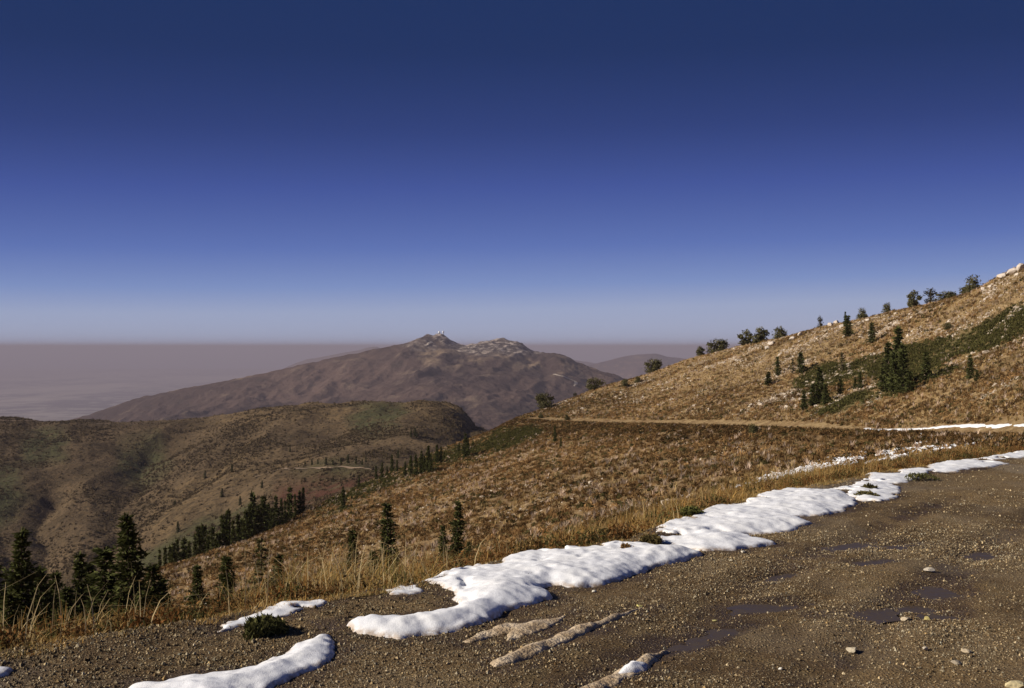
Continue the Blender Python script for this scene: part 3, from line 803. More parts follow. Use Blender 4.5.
stones = [(853, 648, 14, 'pale flat stone lying in the middle of the turnout, biggest of the loose stones there', (0.42, 0.36, 0.26)),
          (955, 664, 12, 'grey rounded stone between the pale flat stone and the corner stone', (0.30, 0.25, 0.18)),
          (1016, 688, 24, 'yellowish stone cut off by the lower right corner', (0.50, 0.42, 0.24)),
          (928, 620, 10, 'yellow stone at the tip of the wet patch on the right', (0.46, 0.38, 0.15)),
          (906, 617, 11, 'flat tan stone just left of the yellow stone by the wet patch', (0.44, 0.36, 0.25)),
          (715, 617, 7, 'round olive stone beside the damp wheel track', (0.33, 0.29, 0.12)),
          (639, 606, 7, 'yellow pebble at the upper end of the long dirty ice ridge', (0.48, 0.42, 0.15)),
          (967, 651, 11, 'low tan stone just above the grey rounded stone', (0.42, 0.34, 0.23)),
          (925, 652, 9, 'pale stone right of the biggest flat stone', (0.46, 0.40, 0.31)),
          (780, 668, 6, 'small white stone alone near the bottom of the turnout', (0.62, 0.58, 0.5)),
          (594, 591, 7, 'small white stone just below the large lobed snowbank', (0.6, 0.56, 0.46)),
          (743, 553, 7, 'pale stone at the foot of the broad white snowbank', (0.58, 0.53, 0.43)),
          (929, 571, 13, 'pair-sized cream stone cluster lump among pale gravel at the right', (0.48, 0.42, 0.33))]
stones[-1] = (929, 571, 12, 'cream stone among pale gravel, above the wet patch on the right', (0.48, 0.42, 0.33))
for k, (u, y, w_, lab, colr) in enumerate(stones):
    x, d = on_road(u, y); v, f = ROCKS2[k % len(ROCKS2)]; s = w_ / F * d / 1.0
    z = float(road_z(np.array([x]), np.array([d]))[0])
    me = mesh('stone', v * s, f, np.tile(np.array(colr), (len(v), 1)))
    o = link('stone', me, M_stone); o.location = (x, d, z + s * 0.13); o.rotation_euler = (0, 0, k * 1.7); o.scale = (1, 1, 0.7)
    tag(o, lab, 'stone')


# ------------------------------------------------------------------ grass along the lip of the road
def surf(x, y):
    """highest of shoulder and hillside at many points"""
    r = road_z(x, y)
    h = np.array([drop(a, b) or -99 for a, b in zip(x, y)])
    return np.where(edge_signed(x, y) > 0.9, h, np.maximum(r, h))


def blades(x, y, z, h, wdt, lean, tint):
    n = len(x); th = rng.uniform(0, 6.283, n); b = np.c_[np.cos(th), np.sin(th), np.zeros(n)]
    wv = np.c_[-np.sin(th + rng.normal(0, .5, n)), np.cos(th), np.zeros(n)] * wdt[:, None]
    base = np.c_[x, y, z - 0.02]; up = np.array([0, 0, 1.0])
    pts = []
    for f, bend in ((0, 0), (0.4, 0.12), (0.75, 0.45), (1.0, 1.0)):
        c = base + b * (lean * h * bend)[:, None] + up * (h * (f - 0.25 * lean * bend))[:, None]
        wf = (1 - f * 0.85)
        pts += [c - wv * wf, c + wv * wf]
    V = np.stack(pts, 1); k = np.arange(n)[:, None, None] * 8
    q = np.array([[0, 1, 3, 2], [2, 3, 5, 4], [4, 5, 7, 6]])[None]
    return V.reshape(-1, 3), (q + k).reshape(-1, 4), np.repeat(tint, 8, 0)


def lip_points(n, smin, smax, umin=-60, umax=1060, dens=None):
    t = rng.uniform(seg[3] + 1, near_len + 2, n * 3); p, nn = edge_at(t)
    s = smin + (smax - smin) * rng.random(len(t)) ** 1.3
    x = p[:, 0] - nn[:, 0] * s; y = p[:, 1] - nn[:, 1] * s
    u = U0 + x / np.maximum(y, .1) * F
    ok = (y > 3.5) & (u > umin) & (u < umax)
    if dens is not None: ok &= rng.random(len(u)) < dens(u, x, y, s)
    return x[ok][:n], y[ok][:n], u[ok][:n], s[ok][:n]


gold = np.array([[0.52, 0.33, 0.11], [0.42, 0.25, 0.08], [0.58, 0.41, 0.18], [0.26, 0.21, 0.07], [0.34, 0.17, 0.05]])
clumpy = lambda u, x, y, s: np.interp(u, [0, 230, 300], [0.75, 0.75, 1]) * (0.15 + 0.85 * smooth(-0.2, 0.45, fbm(x / 0.5, y / 0.5, 101, 3)))
x, y, u, s = lip_points(60000, -0.18, 2.6, dens=clumpy)
tall = np.interp(u, [-60, 40, 130, 200, 270, 330, 400, 440, 520, 640, 690, 800, 1060], [0.29, 0.28, 0.24, 0.29, 0.40, 0.47, 0.36, 0.28, 0.24, 0.38, 0.38, 0.32, 0.28])
h = tall * rng.uniform(0.2, 1.1, len(x)) ** 1.2 * smooth(-0.2, 0.5, s) * (0.55 + 0.75 * smooth(-0.4, 0.5, fbm(x / 0.35, y / 0.35, 131, 3)))
h = np.maximum(h, 0.05)
pick = np.clip((2.5 + 3.2 * fbm(x / 0.45, y / 0.45, 133, 3) + rng.normal(0, 0.9, len(x))).astype(int), 0, 4)
t1 = gold[pick] * rng.uniform(0.7, 1.15, (len(x), 1))
B1 = blades(x, y, surf(x, y), h, rng.uniform(0.003, 0.006, len(x)), np.clip(np.abs(rng.normal(0.5, 0.6, len(x))), 0.05, 2.2), t1)
x, y, u, s = lip_points(620, 0.1, 1.6, umax=760, dens=lambda u, x, y, s: np.interp(u, [-60, 120, 160, 260, 300, 420, 470, 640, 660, 760], [.8, .8, .35, .4, 1, 1, .25, .25, .5, .2]))
h = rng.uniform(0.30, 0.62, len(x)) * np.interp(u, [0, 430, 480, 760], [1, 1, 0.6, 0.6])
B2 = blades(x, y, surf(x, y), h, rng.uniform(0.004, 0.007, len(x)), np.abs(rng.normal(0.35, 0.75, len(x))).clip(0, 2.0), np.tile([0.6, 0.47, 0.25], (len(x), 1)) * rng.uniform(0.6, 1.15, (len(x), 1)))
st = [on_road(350, 596), on_road(562 - 430, 640), on_road(92, 640), on_road(40, 650)]
V = np.concatenate([B1[0], B2[0]]); Fq = np.concatenate([B1[1], B2[1] + len(B1[0])]); T = np.concatenate([B1[2], B2[2]])
tag(link('grass', mesh('grass', V, Fq, T), M_grass), 'tall dry golden grass along the edge of the gravel road', 'grass', kind='stuff')
# rusty weeds among it
x, y, u, s = lip_points(4600, 0.15, 2.6, dens=lambda u, x, y, s: np.interp(u, [-60, 60, 90, 210, 260, 420, 460, 640, 800, 1060], [.6, .8, 1, 1, .6, .3, .3, .3, .4, .4]) * (0.2 + 0.8 * smooth(-.2, .4, fbm(x / .6, y / .6, 120, 3))))
tp = np.array([[0.17, 0.075, 0.025], [0.24, 0.13, 0.05], [0.085, 0.055, 0.025], [0.075, 0.070, 0.026]])[rng.integers(0, 4, len(x))] * rng.uniform(0.7, 1.2, (len(x), 1))
WEED = [shrub_template(90, 0.75, 0.10, 200 + k) for k in range(5)]
V, Fc, T = scatter(WEED, np.c_[x, y, surf(x, y)], rng.uniform(0.16, 0.42, len(x)), rng.uniform(0, 6.28, len(x)), tp)
tag(link('weeds', mesh('weeds', V, Fc, T), M_shrub), 'rust brown leafy weeds in the grass at the road edge', 'weeds', kind='stuff')


# low green plants at the edge: things of their own
def small_plant(u, y, wpx, label, seed, colr, hfac=0.5):
    x, d = on_road(u, y); w_ = wpx / F * d
    z = float(np.maximum(road_z(np.array([x]), np.array([d]))[0], -99))
    dr = drop(x, d)
    if edge_signed(x, d)[0] > 0.3 and dr: z = dr
    r = np.random.default_rng(seed); n = 1300 if seed == 1 else 420
    th = r.uniform(0, 6.283, n); rad = np.sqrt(r.random(n)) * 0.5 * w_ * (0.8 + 0.25 * np.sin(th * 3 + seed))
    hh = hfac * w_ * 0.5 * np.sqrt(np.clip(1 - (rad / (0.52 * w_)) ** 2, 0, 1)) * r.uniform(0.35, 1.1, n)
    Pq = np.c_[np.cos(th) * rad, np.sin(th) * rad, hh]
    one = []
    for k in range(12):
        q = r.normal(size=(3, 3)) * 0.45; q[2] += (0, 0, 0.35); one.append((np.c_[q, [0.8, 1, 1.3]], np.array([[0, 1, 2]])))
    V, Fc, T = scatter(one, Pq, r.uniform(0.025, 0.05, n) * max(1, w_ / 0.7), r.uniform(0, 6.28, n), np.array(colr) * r.uniform(0.6, 1.4, (n, 1)))
    root = empty('low_shrub', (x, d, z)); tag(root, label, 'shrub')
    link('foliage', mesh('foliage', V, Fc, T), M_leaf, root)
    ns = 9; a = r.uniform(0, 6.28, ns); L_ = w_ * 0.35
    Vs, Fs = [], []
    for k in range(ns):
        dv = np.array([math.cos(a[k]), math.sin(a[k]), hfac]) * L_; sd = np.array([-math.sin(a[k]), math.cos(a[k]), 0]) * 0.004; up = np.array([0, 0, 0.004]); b0 = len(Vs)
        for q in (-sd - up, sd - up, up): Vs.append(q)
        for q in (-sd * .4, sd * .4, up * .4): Vs.append(dv + q)
        Fs += [[b0, b0 + 1, b0 + 4, b0 + 3], [b0 + 1, b0 + 2, b0 + 5, b0 + 4], [b0 + 2, b0, b0 + 3, b0 + 5]]
    link('stem', mesh('stem', np.array(Vs), np.array(Fs)), M_bark, root)


small_plant(263, 636, 46, 'low dark green shrub below the thin wedge of snow', 1, (0.085, 0.082, 0.03), 0.45)
small_plant(690, 517, 26, 'small green plant at the upper edge of the broad white snowbank', 2, (0.11, 0.11, 0.035), 0.55)
small_plant(920, 480, 36, 'dark green plant mat in the gap between two snow patches on the turnout', 3, (0.09, 0.085, 0.032), 0.3)
small_plant(866, 497, 26, 'dark low plant poking through the ragged half-melted snow patch', 4, (0.10, 0.085, 0.035), 0.3)
small_plant(652, 546, 24, 'dark brown-green plant between the two big snowbanks', 5, (0.11, 0.085, 0.035), 0.45)
small_plant(528, 583, 17, 'small brown plant melted out at the notch of the large lobed snowbank', 6, (0.12, 0.09, 0.035), 0.4)
small_plant(870, 491, 16, 'sprig behind the dark low plant in the ragged snow patch', 7, (0.075, 0.062, 0.022), 0.5)
small_plant(626, 556, 14, 'rust coloured sprig on top of the large lobed snowbank', 8, (0.17, 0.10, 0.04), 1.2)


# ------------------------------------------------------------------ conifers
def tube(p0, p1, r0, r1, n=6):
    a = np.linspace(0, 2 * np.pi, n, endpoint=False); d = p1 - p0; d = d / (np.linalg.norm(d) + 1e-9)
    s = np.cross(d, [0.3, 0.5, 0.8]); s /= np.linalg.norm(s); t = np.cross(d, s)
    ring = np.cos(a)[:, None] * s + np.sin(a)[:, None] * t
    V = np.r_[p0 + ring * r0, p1 + ring * r1]; k = np.arange(n)
    return V, np.c_[k, (k + 1) % n, (k + 1) % n + n, k + n]


def join(parts):
    Vs, Fs, o = [], [], 0
    for v, f in parts: Vs.append(v); Fs.append(f + o); o += len(v)
    return np.concatenate(Vs), np.concatenate(Fs)


def conifer_meshes(H, R, seed, levels=26, per=6, clump=0.12, fullness=1.0, base=(0.066, 0.072, 0.027), power=0.85, dead=0.0):
    r = np.random.default_rng(seed); bend = r.normal(0, 0.02, 2)
    ax = lambda f: np.array([bend[0] * f * f * H, bend[1] * f * f * H, H * f])
    parts = []
    for k in range(6): parts.append(tube(ax(k / 6) + (np.array([0, 0, -0.6]) if k == 0 else 0), ax((k + 1) / 6), H * 0.017 * (1 - k / 6.3) + 0.01, H * 0.017 * (1 - (k + 1) / 6.3) + 0.01))
    Vc, Fc, Tc = [], [], []
    for i in range(levels):
        f = 0.05 + 0.95 * (i + r.uniform(-.3, .3)) / levels
        f = min(max(f, 0.04), 0.995)
        env = R * (1 - f) ** power * (0.75 + 0.25 * math.sin(f * 19 + seed)) + 0.03 * R
        if f < 0.12: env *= 0.75
        nb = per if f < 0.8 else max(3, per - 2)
        a0 = r.uniform(0, 6.28)
        for b in range(nb):
            if r.random() > fullness: continue
            an = a0 + b * 6.283 / nb + r.normal(0, 0.25); ln = env * r.uniform(0.6, 1.2)
            d = np.array([math.cos(an), math.sin(an), 0]); droop = r.uniform(0.05, 0.35) * (1 - f * 0.7)
            tip = ax(f) + d * ln + np.array([0, 0, -droop * ln + 0.12 * ln * f * 2])
            parts.append(tube(ax(f), tip, 0.012 * H / 5 + .003, 0.003, 3))
            m = max(2, int(ln / (clump * 0.62)))
            for q in range(m):
                g = (q + 0.6) / m; c = ax(f) * (1 - g) + tip * g + np.array([0, 0, -0.3 * droop * ln * math.sin(g * 3.1)])
                for w_ in range(4):
                    side = r.normal(size=3) * np.array([1, 1, 0.45]); side /= np.linalg.norm(side); dirv = d * 0.9 + side * 0.9 + np.array([0, 0, 0.15]); dirv /= np.linalg.norm(dirv)
                    sz = clump * r.uniform(0.6, 1.25) * (1.1 - 0.3 * g); sp = np.cross(dirv, r.normal(size=3)); sp /= np.linalg.norm(sp) + 1e-9
                    k = len(Vc); cc = c + side * clump * 0.35 * r.random()
                    Vc += [cc - sp * sz * 0.26, cc + sp * sz * 0.26, cc + dirv * sz]
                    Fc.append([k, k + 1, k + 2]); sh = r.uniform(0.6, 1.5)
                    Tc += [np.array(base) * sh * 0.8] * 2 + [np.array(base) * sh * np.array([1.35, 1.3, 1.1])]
    tv, tf = join([p for p in parts if p[1].shape[1] == 4])
    return mesh('trunk', tv, tf), mesh('crown', np.array(Vc), np.array(Fc), np.array(Tc))


def proto(name, meshes):
    return (name, meshes)


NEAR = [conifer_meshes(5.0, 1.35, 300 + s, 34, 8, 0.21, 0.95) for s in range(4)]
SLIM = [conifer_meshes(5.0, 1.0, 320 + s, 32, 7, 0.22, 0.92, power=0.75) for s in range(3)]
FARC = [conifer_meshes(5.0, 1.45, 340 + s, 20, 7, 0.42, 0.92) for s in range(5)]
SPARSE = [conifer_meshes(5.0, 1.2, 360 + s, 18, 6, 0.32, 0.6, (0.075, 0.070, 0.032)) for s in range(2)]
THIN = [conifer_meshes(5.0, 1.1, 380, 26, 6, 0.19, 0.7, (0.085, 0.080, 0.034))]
for set_ in (THIN, NEAR, SLIM, FARC, SPARSE):
    for a, b in set_: a.materials.append(M_bark); b.materials.append(M_leaf)


def place_tree(kind, loc, H, wide, label, group=None, name='conifer_tree', cat='conifer', H0=5.0, lean=None):
    tm, cm = kind[rng.integers(0, len(kind))]
    o = empty(name, loc, rng.uniform(0, 6.28), (H / H0 * wide, H / H0 * wide, H / H0)); tag(o, label, cat, group)
    if lean: o.rotation_euler = (lean[0], lean[1], o.rotation_euler.z)
    link('trunk', tm, None, o); link('crown', cm, None, o)
    return o


def tree_at(kind, u, ytop, d, wide, label, group=None, **kw):
    x = (u - U0) / F * d; z = drop(x, d)
    top = (EYE - ytop) / F * d
    return place_tree(kind, (x, d, z - 0.05), max(1.0, top - z), wide, label, group, **kw)


def tree_px(kind, u, ytop, ybase, wide, label, group=None, **kw):
    h = ray(u, ybase)
    if h is None:
        print('miss', u, ybase); return None
    H = (ybase - ytop) / F * h.y * 1.03
    return place_tree(kind, (h.x, h.y, h.z - 0.05), max(0.6, H), wide, label, group, **kw)


# dark stand at the lower left, growing below the lip
gl = 'dark conifers below the road edge at the lower left'
tree_at(NEAR, 20, 526, 24, 0.95, 'tall conifer with a narrow top, leftmost of the tall ones below the road edge', gl)
tree_at(NEAR, 133, 512, 25, 1.05, 'tallest conifer with the broadest base, rising above the lower left stand', gl)
tree_at(SLIM, 107, 545, 27, 1.5, 'blunt-topped dark conifer just left of the tallest one', gl)
tree_at(NEAR, 80, 552, 29, 0.9, 'pointed conifer in the middle of the lower left stand', gl)
for u, yt, d, w_, lab in ((-8, 562, 23, 1.0, 'bushy conifer cut by the left photo edge'), (42, 565, 29, 0.8, 'short pointed conifer right of the narrow-topped one'), (53, 569, 32, 0.8, 'second short conifer right of the narrow-topped one'),
                          (90, 561, 31, 0.8, 'short conifer hard against the pointed middle one'), (66, 584, 26, 1.0, 'low dark conifer between the two groups of the stand'), (118, 588, 24, 1.1, 'low bushy conifer in front of the blunt-topped one'),
                          (150, 562, 27, 1.0, 'conifer half hidden behind the right side of the tallest one'), (165, 577, 30, 0.9, 'lowest conifer at the right end of the stand'), (10, 590, 22, 1.2, 'bushy low conifer in front of the narrow-topped one'),
                          (36, 600, 24, 1.2, 'squat conifer at the foot of the short pointed ones'), (95, 596, 23, 1.2, 'squat conifer in front of the pointed middle one'), (143, 590, 23, 1.0, 'squat conifer at the right foot of the tallest one')):
    tree_at(NEAR, u, yt, d, w_ * 1.3, lab, gl)
gm = 'single young firs standing below the road edge'
for u, yt, d, w_, k, lab in ((198, 564, 40, 1.0, NEAR, 'small round-topped fir among dry stalks, first right of the dark stand'), (228, 553, 36, 1.1, NEAR, 'ragged fir with a thick top above the thin wedge of snow'),
                             (262, 536, 40, 1.1, THIN, 'thin olive fir with sparse branches beside a dark pointed one'), (278, 553, 42, 1.0, NEAR, 'dark pointed fir right of the thin olive one'),
                             (353, 529, 50, 1.0, SLIM, 'short slim fir left of the two tall slim ones'), (389, 501, 52, 1.05, SLIM, 'tall slim fir standing alone on the brown slope'),
                             (457, 499, 50, 1.0, SLIM, 'tall slim fir with a smaller one at its left side'), (443, 524, 50, 1.0, SLIM, 'smaller olive fir touching a tall slim one'), (320, 569, 40, 1.3, NEAR, 'stubby fir sunk in golden grass'),
                             (374, 549, 48, 1.2, NEAR, 'stubby dark fir at the foot of the lone tall one'), (470, 540, 47, 1.3, NEAR, 'stubby fir to the right of the tall slim pair')):
    tree_at(k, u, yt, d, w_, lab, gm)


def ridge_d(u): return float(np.interp(u, uk, TAB[:, 9, 0]))


# trees beyond the spur
gs = 'dark conifers along the far side of the spur'
for u, yt, off in ((160, 549, 8), (165, 547, 10), (170, 545, 14), (174, 543, 7), (178, 539, 9), (184, 538, 12), (189, 541, 5), (195, 535, 8), (199, 526, 9), (204, 525, 12), (208, 530, 7), (213, 526, 10), (217, 532, 14), (224, 515, 12), (228, 509, 10),
                   (233, 520, 6), (238, 514, 9), (242, 519, 14), (246, 510, 12), (250, 504, 13), (253, 493, 16), (257, 505, 8), (261, 507, 7), (264, 496, 10), (268, 503, 14), (272, 507, 6), (276, 496, 9), (281, 499, 5), (285, 500, 8), (289, 487, 12), (295, 494, 8), (299, 491, 8), (303, 487, 6)):
    d = ridge_d(u) + off; tree_at(FARC, u, yt, d, 0.42 + 0.4 * ((u * 7) % 5) / 5, 'dark conifer in the long row just beyond the crest of the spur', gs)
gt = 'dark conifers on the near side of the spur'
for u, yt, yb in ((343, 487, 509), (351, 509, 517), (359, 476, 488), (366, 470, 482), (376, 466, 480), (382, 463, 479), (387, 466, 476), (392, 455, 472), (397, 460, 473), (405, 462, 476), (411, 456, 475), (416, 455, 476), (421, 451, 474), (424, 456, 474), (428, 446, 473), (431, 455, 473),
                  (437, 445, 464), (441, 447, 463), (444, 452, 461), (459, 442, 452), (465, 434, 458), (468, 439, 456), (473, 440, 448), (555, 426, 443), (561, 437, 448), (303, 505, 513), (314, 500, 508)):
    lab = 'small dark conifer in the line climbing the green band of the spur'
    if u > 500: lab = {555: 'dark conifer just below the road where it rounds the spur', 561: 'small dark conifer below the one under the rounding road'}[u]
    if u == 343: lab = 'dark conifer at the lower end of the green band, apart from the line'
    if u == 351: lab = 'tiny conifer on brown slope left of the tall slim ones'
    tree_px(FARC, u, yt, yb, 0.7, lab, gt)
# conifers on the slope above the road
gh = 'conifers on the slope above the distant road'
for u, yt, yb, w_, k, lab in (
        (898, 329, 390, 0.75, FARC, 'tallest conifer of the tight clump on the upper right slope'), (889, 343, 391, 0.8, FARC, 'left conifer of the tight clump on the upper right slope'),
        (903, 345, 392, 0.8, FARC, 'right conifer of the tight clump on the upper right slope'), (895, 352, 393, 0.9, FARC, 'front conifer of the tight clump on the upper right slope'),
        (884, 368, 392, 1.3, FARC, 'low skirt conifer at the left foot of the tight clump'), (910, 372, 393, 1.4, FARC, 'low bushy conifer at the right foot of the tight clump'),
        (926, 352, 381, 1.0, FARC, 'single conifer just right of the tight clump'), (970, 355, 379, 0.9, FARC, 'conifer farthest right on the green slope'), (977, 370, 381, 1.3, FARC, 'low conifer beside the farthest right one'),
        (778, 357, 376, 0.9, FARC, 'upper left conifer of the pair on the edge of the green slope'), (768, 372, 385, 1.7, FARC, 'low bushy conifer at the left end of the green slope'),
        (801, 353, 373, 1.3, FARC, 'broad conifer with a long shadow on the green slope'), (793, 358, 374, 1.1, SPARSE, 'thin conifer left of the broad one with a long shadow'),
        (842, 352, 371, 1.3, SPARSE, 'sparse half-bare conifer on the green slope'), (820, 368, 404, 0.9, FARC, 'tall conifer leading the lower group above the road'),
        (813, 384, 407, 1.2, FARC, 'bushy conifer left of the tall one in the lower group'), (804, 391, 410, 1.1, FARC, 'leftmost low conifer of the lower group above the road'), (826, 385, 404, 1.2, FARC, 'conifer at the right shoulder of the tall one in the lower group'),
        (841, 379, 394, 1.3, FARC, 'small conifer between the lower group and the pair right of it'), (860, 372, 389, 1.0, FARC, 'taller conifer of the pair left of the tight clump'), (855, 377, 389, 1.0, FARC, 'shorter conifer of the pair left of the tight clump'),
        (848, 316, 337, 1.2, FARC, 'bushy conifer near the crest with rocks behind'), (845, 312, 328, 0.6, FARC, 'thin spire behind the bushy conifer near the crest'), (872, 323, 343, 1.1, FARC, 'lone conifer below the crest, right of the bushy one')):
    tree_px(k, u, yt, yb, w_ * 1.08, lab, gh)


# ------------------------------------------------------------------ round-crowned trees on the skyline
def bushy_meshes(H, R, seed, n=900, clump=0.55, base=(0.105, 0.095, 0.043), lobes=6, low=0.0):
    r = np.random.default_rng(seed); parts = []; Vc, Fc, Tc = [], [], []
    cs = []
    for k in range(lobes):
        a = r.uniform(0, 6.28); rad = R * r.uniform(0.15, 0.55); c = np.array([math.cos(a) * rad, math.sin(a) * rad, H * r.uniform(low + 0.12, 0.68)]); cs.append((c, R * r.uniform(0.28, 0.55)))
        parts.append(tube(np.array([0, 0, 0.25 * H * r.random()]), c, 0.05 * H / 3, 0.02, 5))
    for k in range(3): cs.append((np.array([r.uniform(-.3, .3) * R, r.uniform(-.3, .3) * R, H * r.uniform(0.1, 0.3)]), R * r.uniform(0.4, 0.6)))
    cs.append((np.array([0, 0, H * 0.72]), R * 0.5)); parts.append(tube(np.array([0, 0, -0.6]), np.array([0.05, 0, H * 0.75]), 0.035 * H, 0.03, 6))
    for q in range(n):
        c, rad = cs[r.integers(0, len(cs))]; dv = r.normal(size=3); dv /= np.linalg.norm(dv)
        p = c + dv * rad * r.uniform(0.35, 1.05) * np.array([1, 1, 0.8])
        if p[2] < -0.04 * H: continue
        a = r.normal(size=3); a[2] += .4; a /= np.linalg.norm(a); sp = np.cross(a, r.normal(size=3)); sp /= np.linalg.norm(sp) + 1e-9
        s = clump * r.uniform(0.5, 1.1); k = len(Vc); sh = r.uniform(0.6, 1.5)
        Vc += [p - sp * s * 0.35, p + sp * s * 0.35, p + a * s]; Fc.append([k, k + 1, k + 2]); Tc += [np.array(base) * sh] * 3
    tv, tf = join(parts)
    a = mesh('trunk', tv, tf); b = mesh('crown', np.array(Vc), np.array(Fc), np.array(Tc)); a.materials.append(M_bark); b.materials.append(M_leaf)
    return a, b


BUSH = [bushy_meshes(4.0, 2.5, 400 + s, 1900, 0.42, lobes=7) for s in range(4)]
TREE = [bushy_meshes(4.0, 1.7, 420 + s, 1500, 0.40, lobes=7, low=0.06) for s in range(3)]
WISP = [bushy_meshes(4.0, 1.6, 440 + s, 420, 0.38, (0.06, 0.055, 0.035), lobes=5, low=0.15) for s in range(2)]
RED = [bushy_meshes(4.0, 2.2, 450, 500, 0.4, (0.12, 0.06, 0.05), lobes=6, low=0.1)]
gb = 'wind-shaped trees on the skyline of the crest'


def skyline(kind, u, ytop, ybase, wide, label, lean=None, back=2.0):
    d = ridge_d(u) - back; x = (u - U0) / F * d; z = drop(x, d)
    zb = min(z, (EYE - ybase) / F * d + 0.5)
    H = ((EYE - ytop) / F * d - zb) * 1.12
    place_tree(kind, (x, d, zb - 0.1), max(H, 1.0), wide, label, gb, 'wind_shaped_tree', 'tree', 4.0, lean)


skyline(BUSH, 653, 359, 376, 1.0, 'round dark tree alone on the lower crest against the far blue range')
skyline(TREE, 700, 346, 358, 1.2, 'small tree left of the first round skyline tree')
skyline(BUSH, 717, 339, 357, 1.15, 'rounded tree right of a small one on the skyline')
skyline(TREE, 744, 329, 349, 1.1, 'leaning wide tree, left of the middle skyline group', (0, 0.25))
skyline(TREE, 760, 326, 350, 0.95, 'tall leaning tree in the middle skyline group', (0, 0.3))
skyline(BUSH, 780, 327, 343, 1.1, 'rounded tree at the right of the middle skyline group beside pale rocks')
skyline(WISP, 820, 315, 327, 0.8, 'thin wispy tree on the rocky part of the skyline')
skyline(BUSH, 862, 308, 319, 1.0, 'low dark skyline tree behind the bushy conifer near the crest')
skyline(BUSH, 888, 303, 313, 0.9, 'small square-topped tree alone on the skyline')
skyline(TREE, 914, 290, 309, 1.0, 'upright tree, left of the three on the right skyline')
skyline(WISP, 930, 287, 304, 1.2, 'half-bare twiggy tree between two darker ones on the skyline')
skyline(BUSH, 946, 291, 299, 1.5, 'flat-topped low tree, right of the twiggy one')
skyline(BUSH, 973, 276, 297, 1.15, 'biggest and densest tree on the right skyline')
skyline(RED, 990, 279, 288, 0.9, 'reddish bare shrub between the biggest skyline tree and the white rocks')
skyline(BUSH, 595, 378, 392, 1.3, 'wide low tree on the lower crest against the mountain')
skyline(BUSH, 545, 393, 411, 1.0, 'dark tree just above the road where it leaves round the spur')
skyline(WISP, 575, 391, 402, 0.9, 'thin low tree between the two dark ones on the lower crest')
skyline(BUSH, 967, 289, 300, 0.8, 'small brown bush at the foot of the biggest skyline tree', back=8)
h_ = ray(752, 436)
if h_: place_tree(BUSH, (h_.x, h_.y, h_.z), 13 / F * h_.y, 1.0, 'round green bush just below the distant road', None, 'bush', 'bush', 4.0)
for u, yt, yb, lab in ((625, 378, 387, 'tiny dark bush first along the lower crest'), (637, 376, 383, 'tiny dark bush just left of the round tree on the lower crest'), (541, 412, 418, 'tiny bush above the end of the road'),
                       (948, 322, 330, 'wide brown bush in the dry grass below the crest, left of the green slope top'), (567, 414, 420, 'low dark bush on the bank above the end of the road')):
    h_ = ray(u, yb)
    if h_: place_tree(BUSH, (h_.x, h_.y, h_.z), (yb - yt) / F * h_.y, 1.0 if u < 900 else 1.4, lab, None, 'bush', 'bush', 4.0)

# ------------------------------------------------------------------ pale boulders on the crest
bld = [(1003, 275, 12, 'white boulder, lowest of the outcrop at the right photo edge'), (1012, 271, 13, 'white boulder in the middle of the outcrop at the right photo edge'), (1021, 268, 14, 'white boulder cut by the right photo edge'),
       (984, 287, 7, 'small pale boulder beside the biggest skyline tree'), (990, 285, 7, 'pale boulder between the biggest skyline tree and the white outcrop'),
       (767, 346, 8, 'cream boulder under the right tree of the middle skyline group'), (772, 342, 9, 'big cream boulder left of the rounded tree in the middle skyline group'), (792, 337, 8, 'tan boulder right of the middle skyline group'),
       (800, 333, 7, 'tan boulder on the bare stretch of skyline'), (831, 323, 8, 'pale boulder right of the thin wispy tree'), (836, 321, 8, 'second pale boulder right of the thin wispy tree'), (842, 325, 9, 'white boulder beside the bushy conifer near the crest'),
       (868, 318, 6, 'pale boulder under the low dark skyline tree')]
for k, (u, y, w_, lab) in enumerate(bld):
    h_ = ray(u, y + 3)
    d = min(h_.y, ridge_d(u) - 1) if h_ else ridge_d(u) - 1
    x = (u - U0) / F * d; z = drop(x, d); v, f = ROCKS2[k % len(ROCKS2)]; s = w_ / F * d
    o = link('boulder', mesh('boulder', v * s, f, np.tile([0.50, 0.43, 0.36], (len(v), 1))), M_rock); o.location = (x, d, z + s * 0.18); o.rotation_euler = (0, 0.2 * (k % 3), k * 2.1)
    tag(o, lab, 'boulder')

# ------------------------------------------------------------------ second ridge with its gullies
def fan(table, us, counts):
    uk = np.array(sorted(table)); T = np.array([[(p[0], p[1][1]) if isinstance(p[1], tuple) else (p[0], (EYE - p[1]) / F * p[0]) for p in table[u]] for u in uk], float)
    tk = np.concatenate([k + np.arange(n) / n for k, n in enumerate(counts)] + [[len(counts)]])
    g = pchip(uk, T, us); g = pchip(np.arange(g.shape[1]), np.swapaxes(g, 0, 1), tk)
    return g[..., 0], g[..., 1], (us[None, :] - U0) / F * g[..., 0]


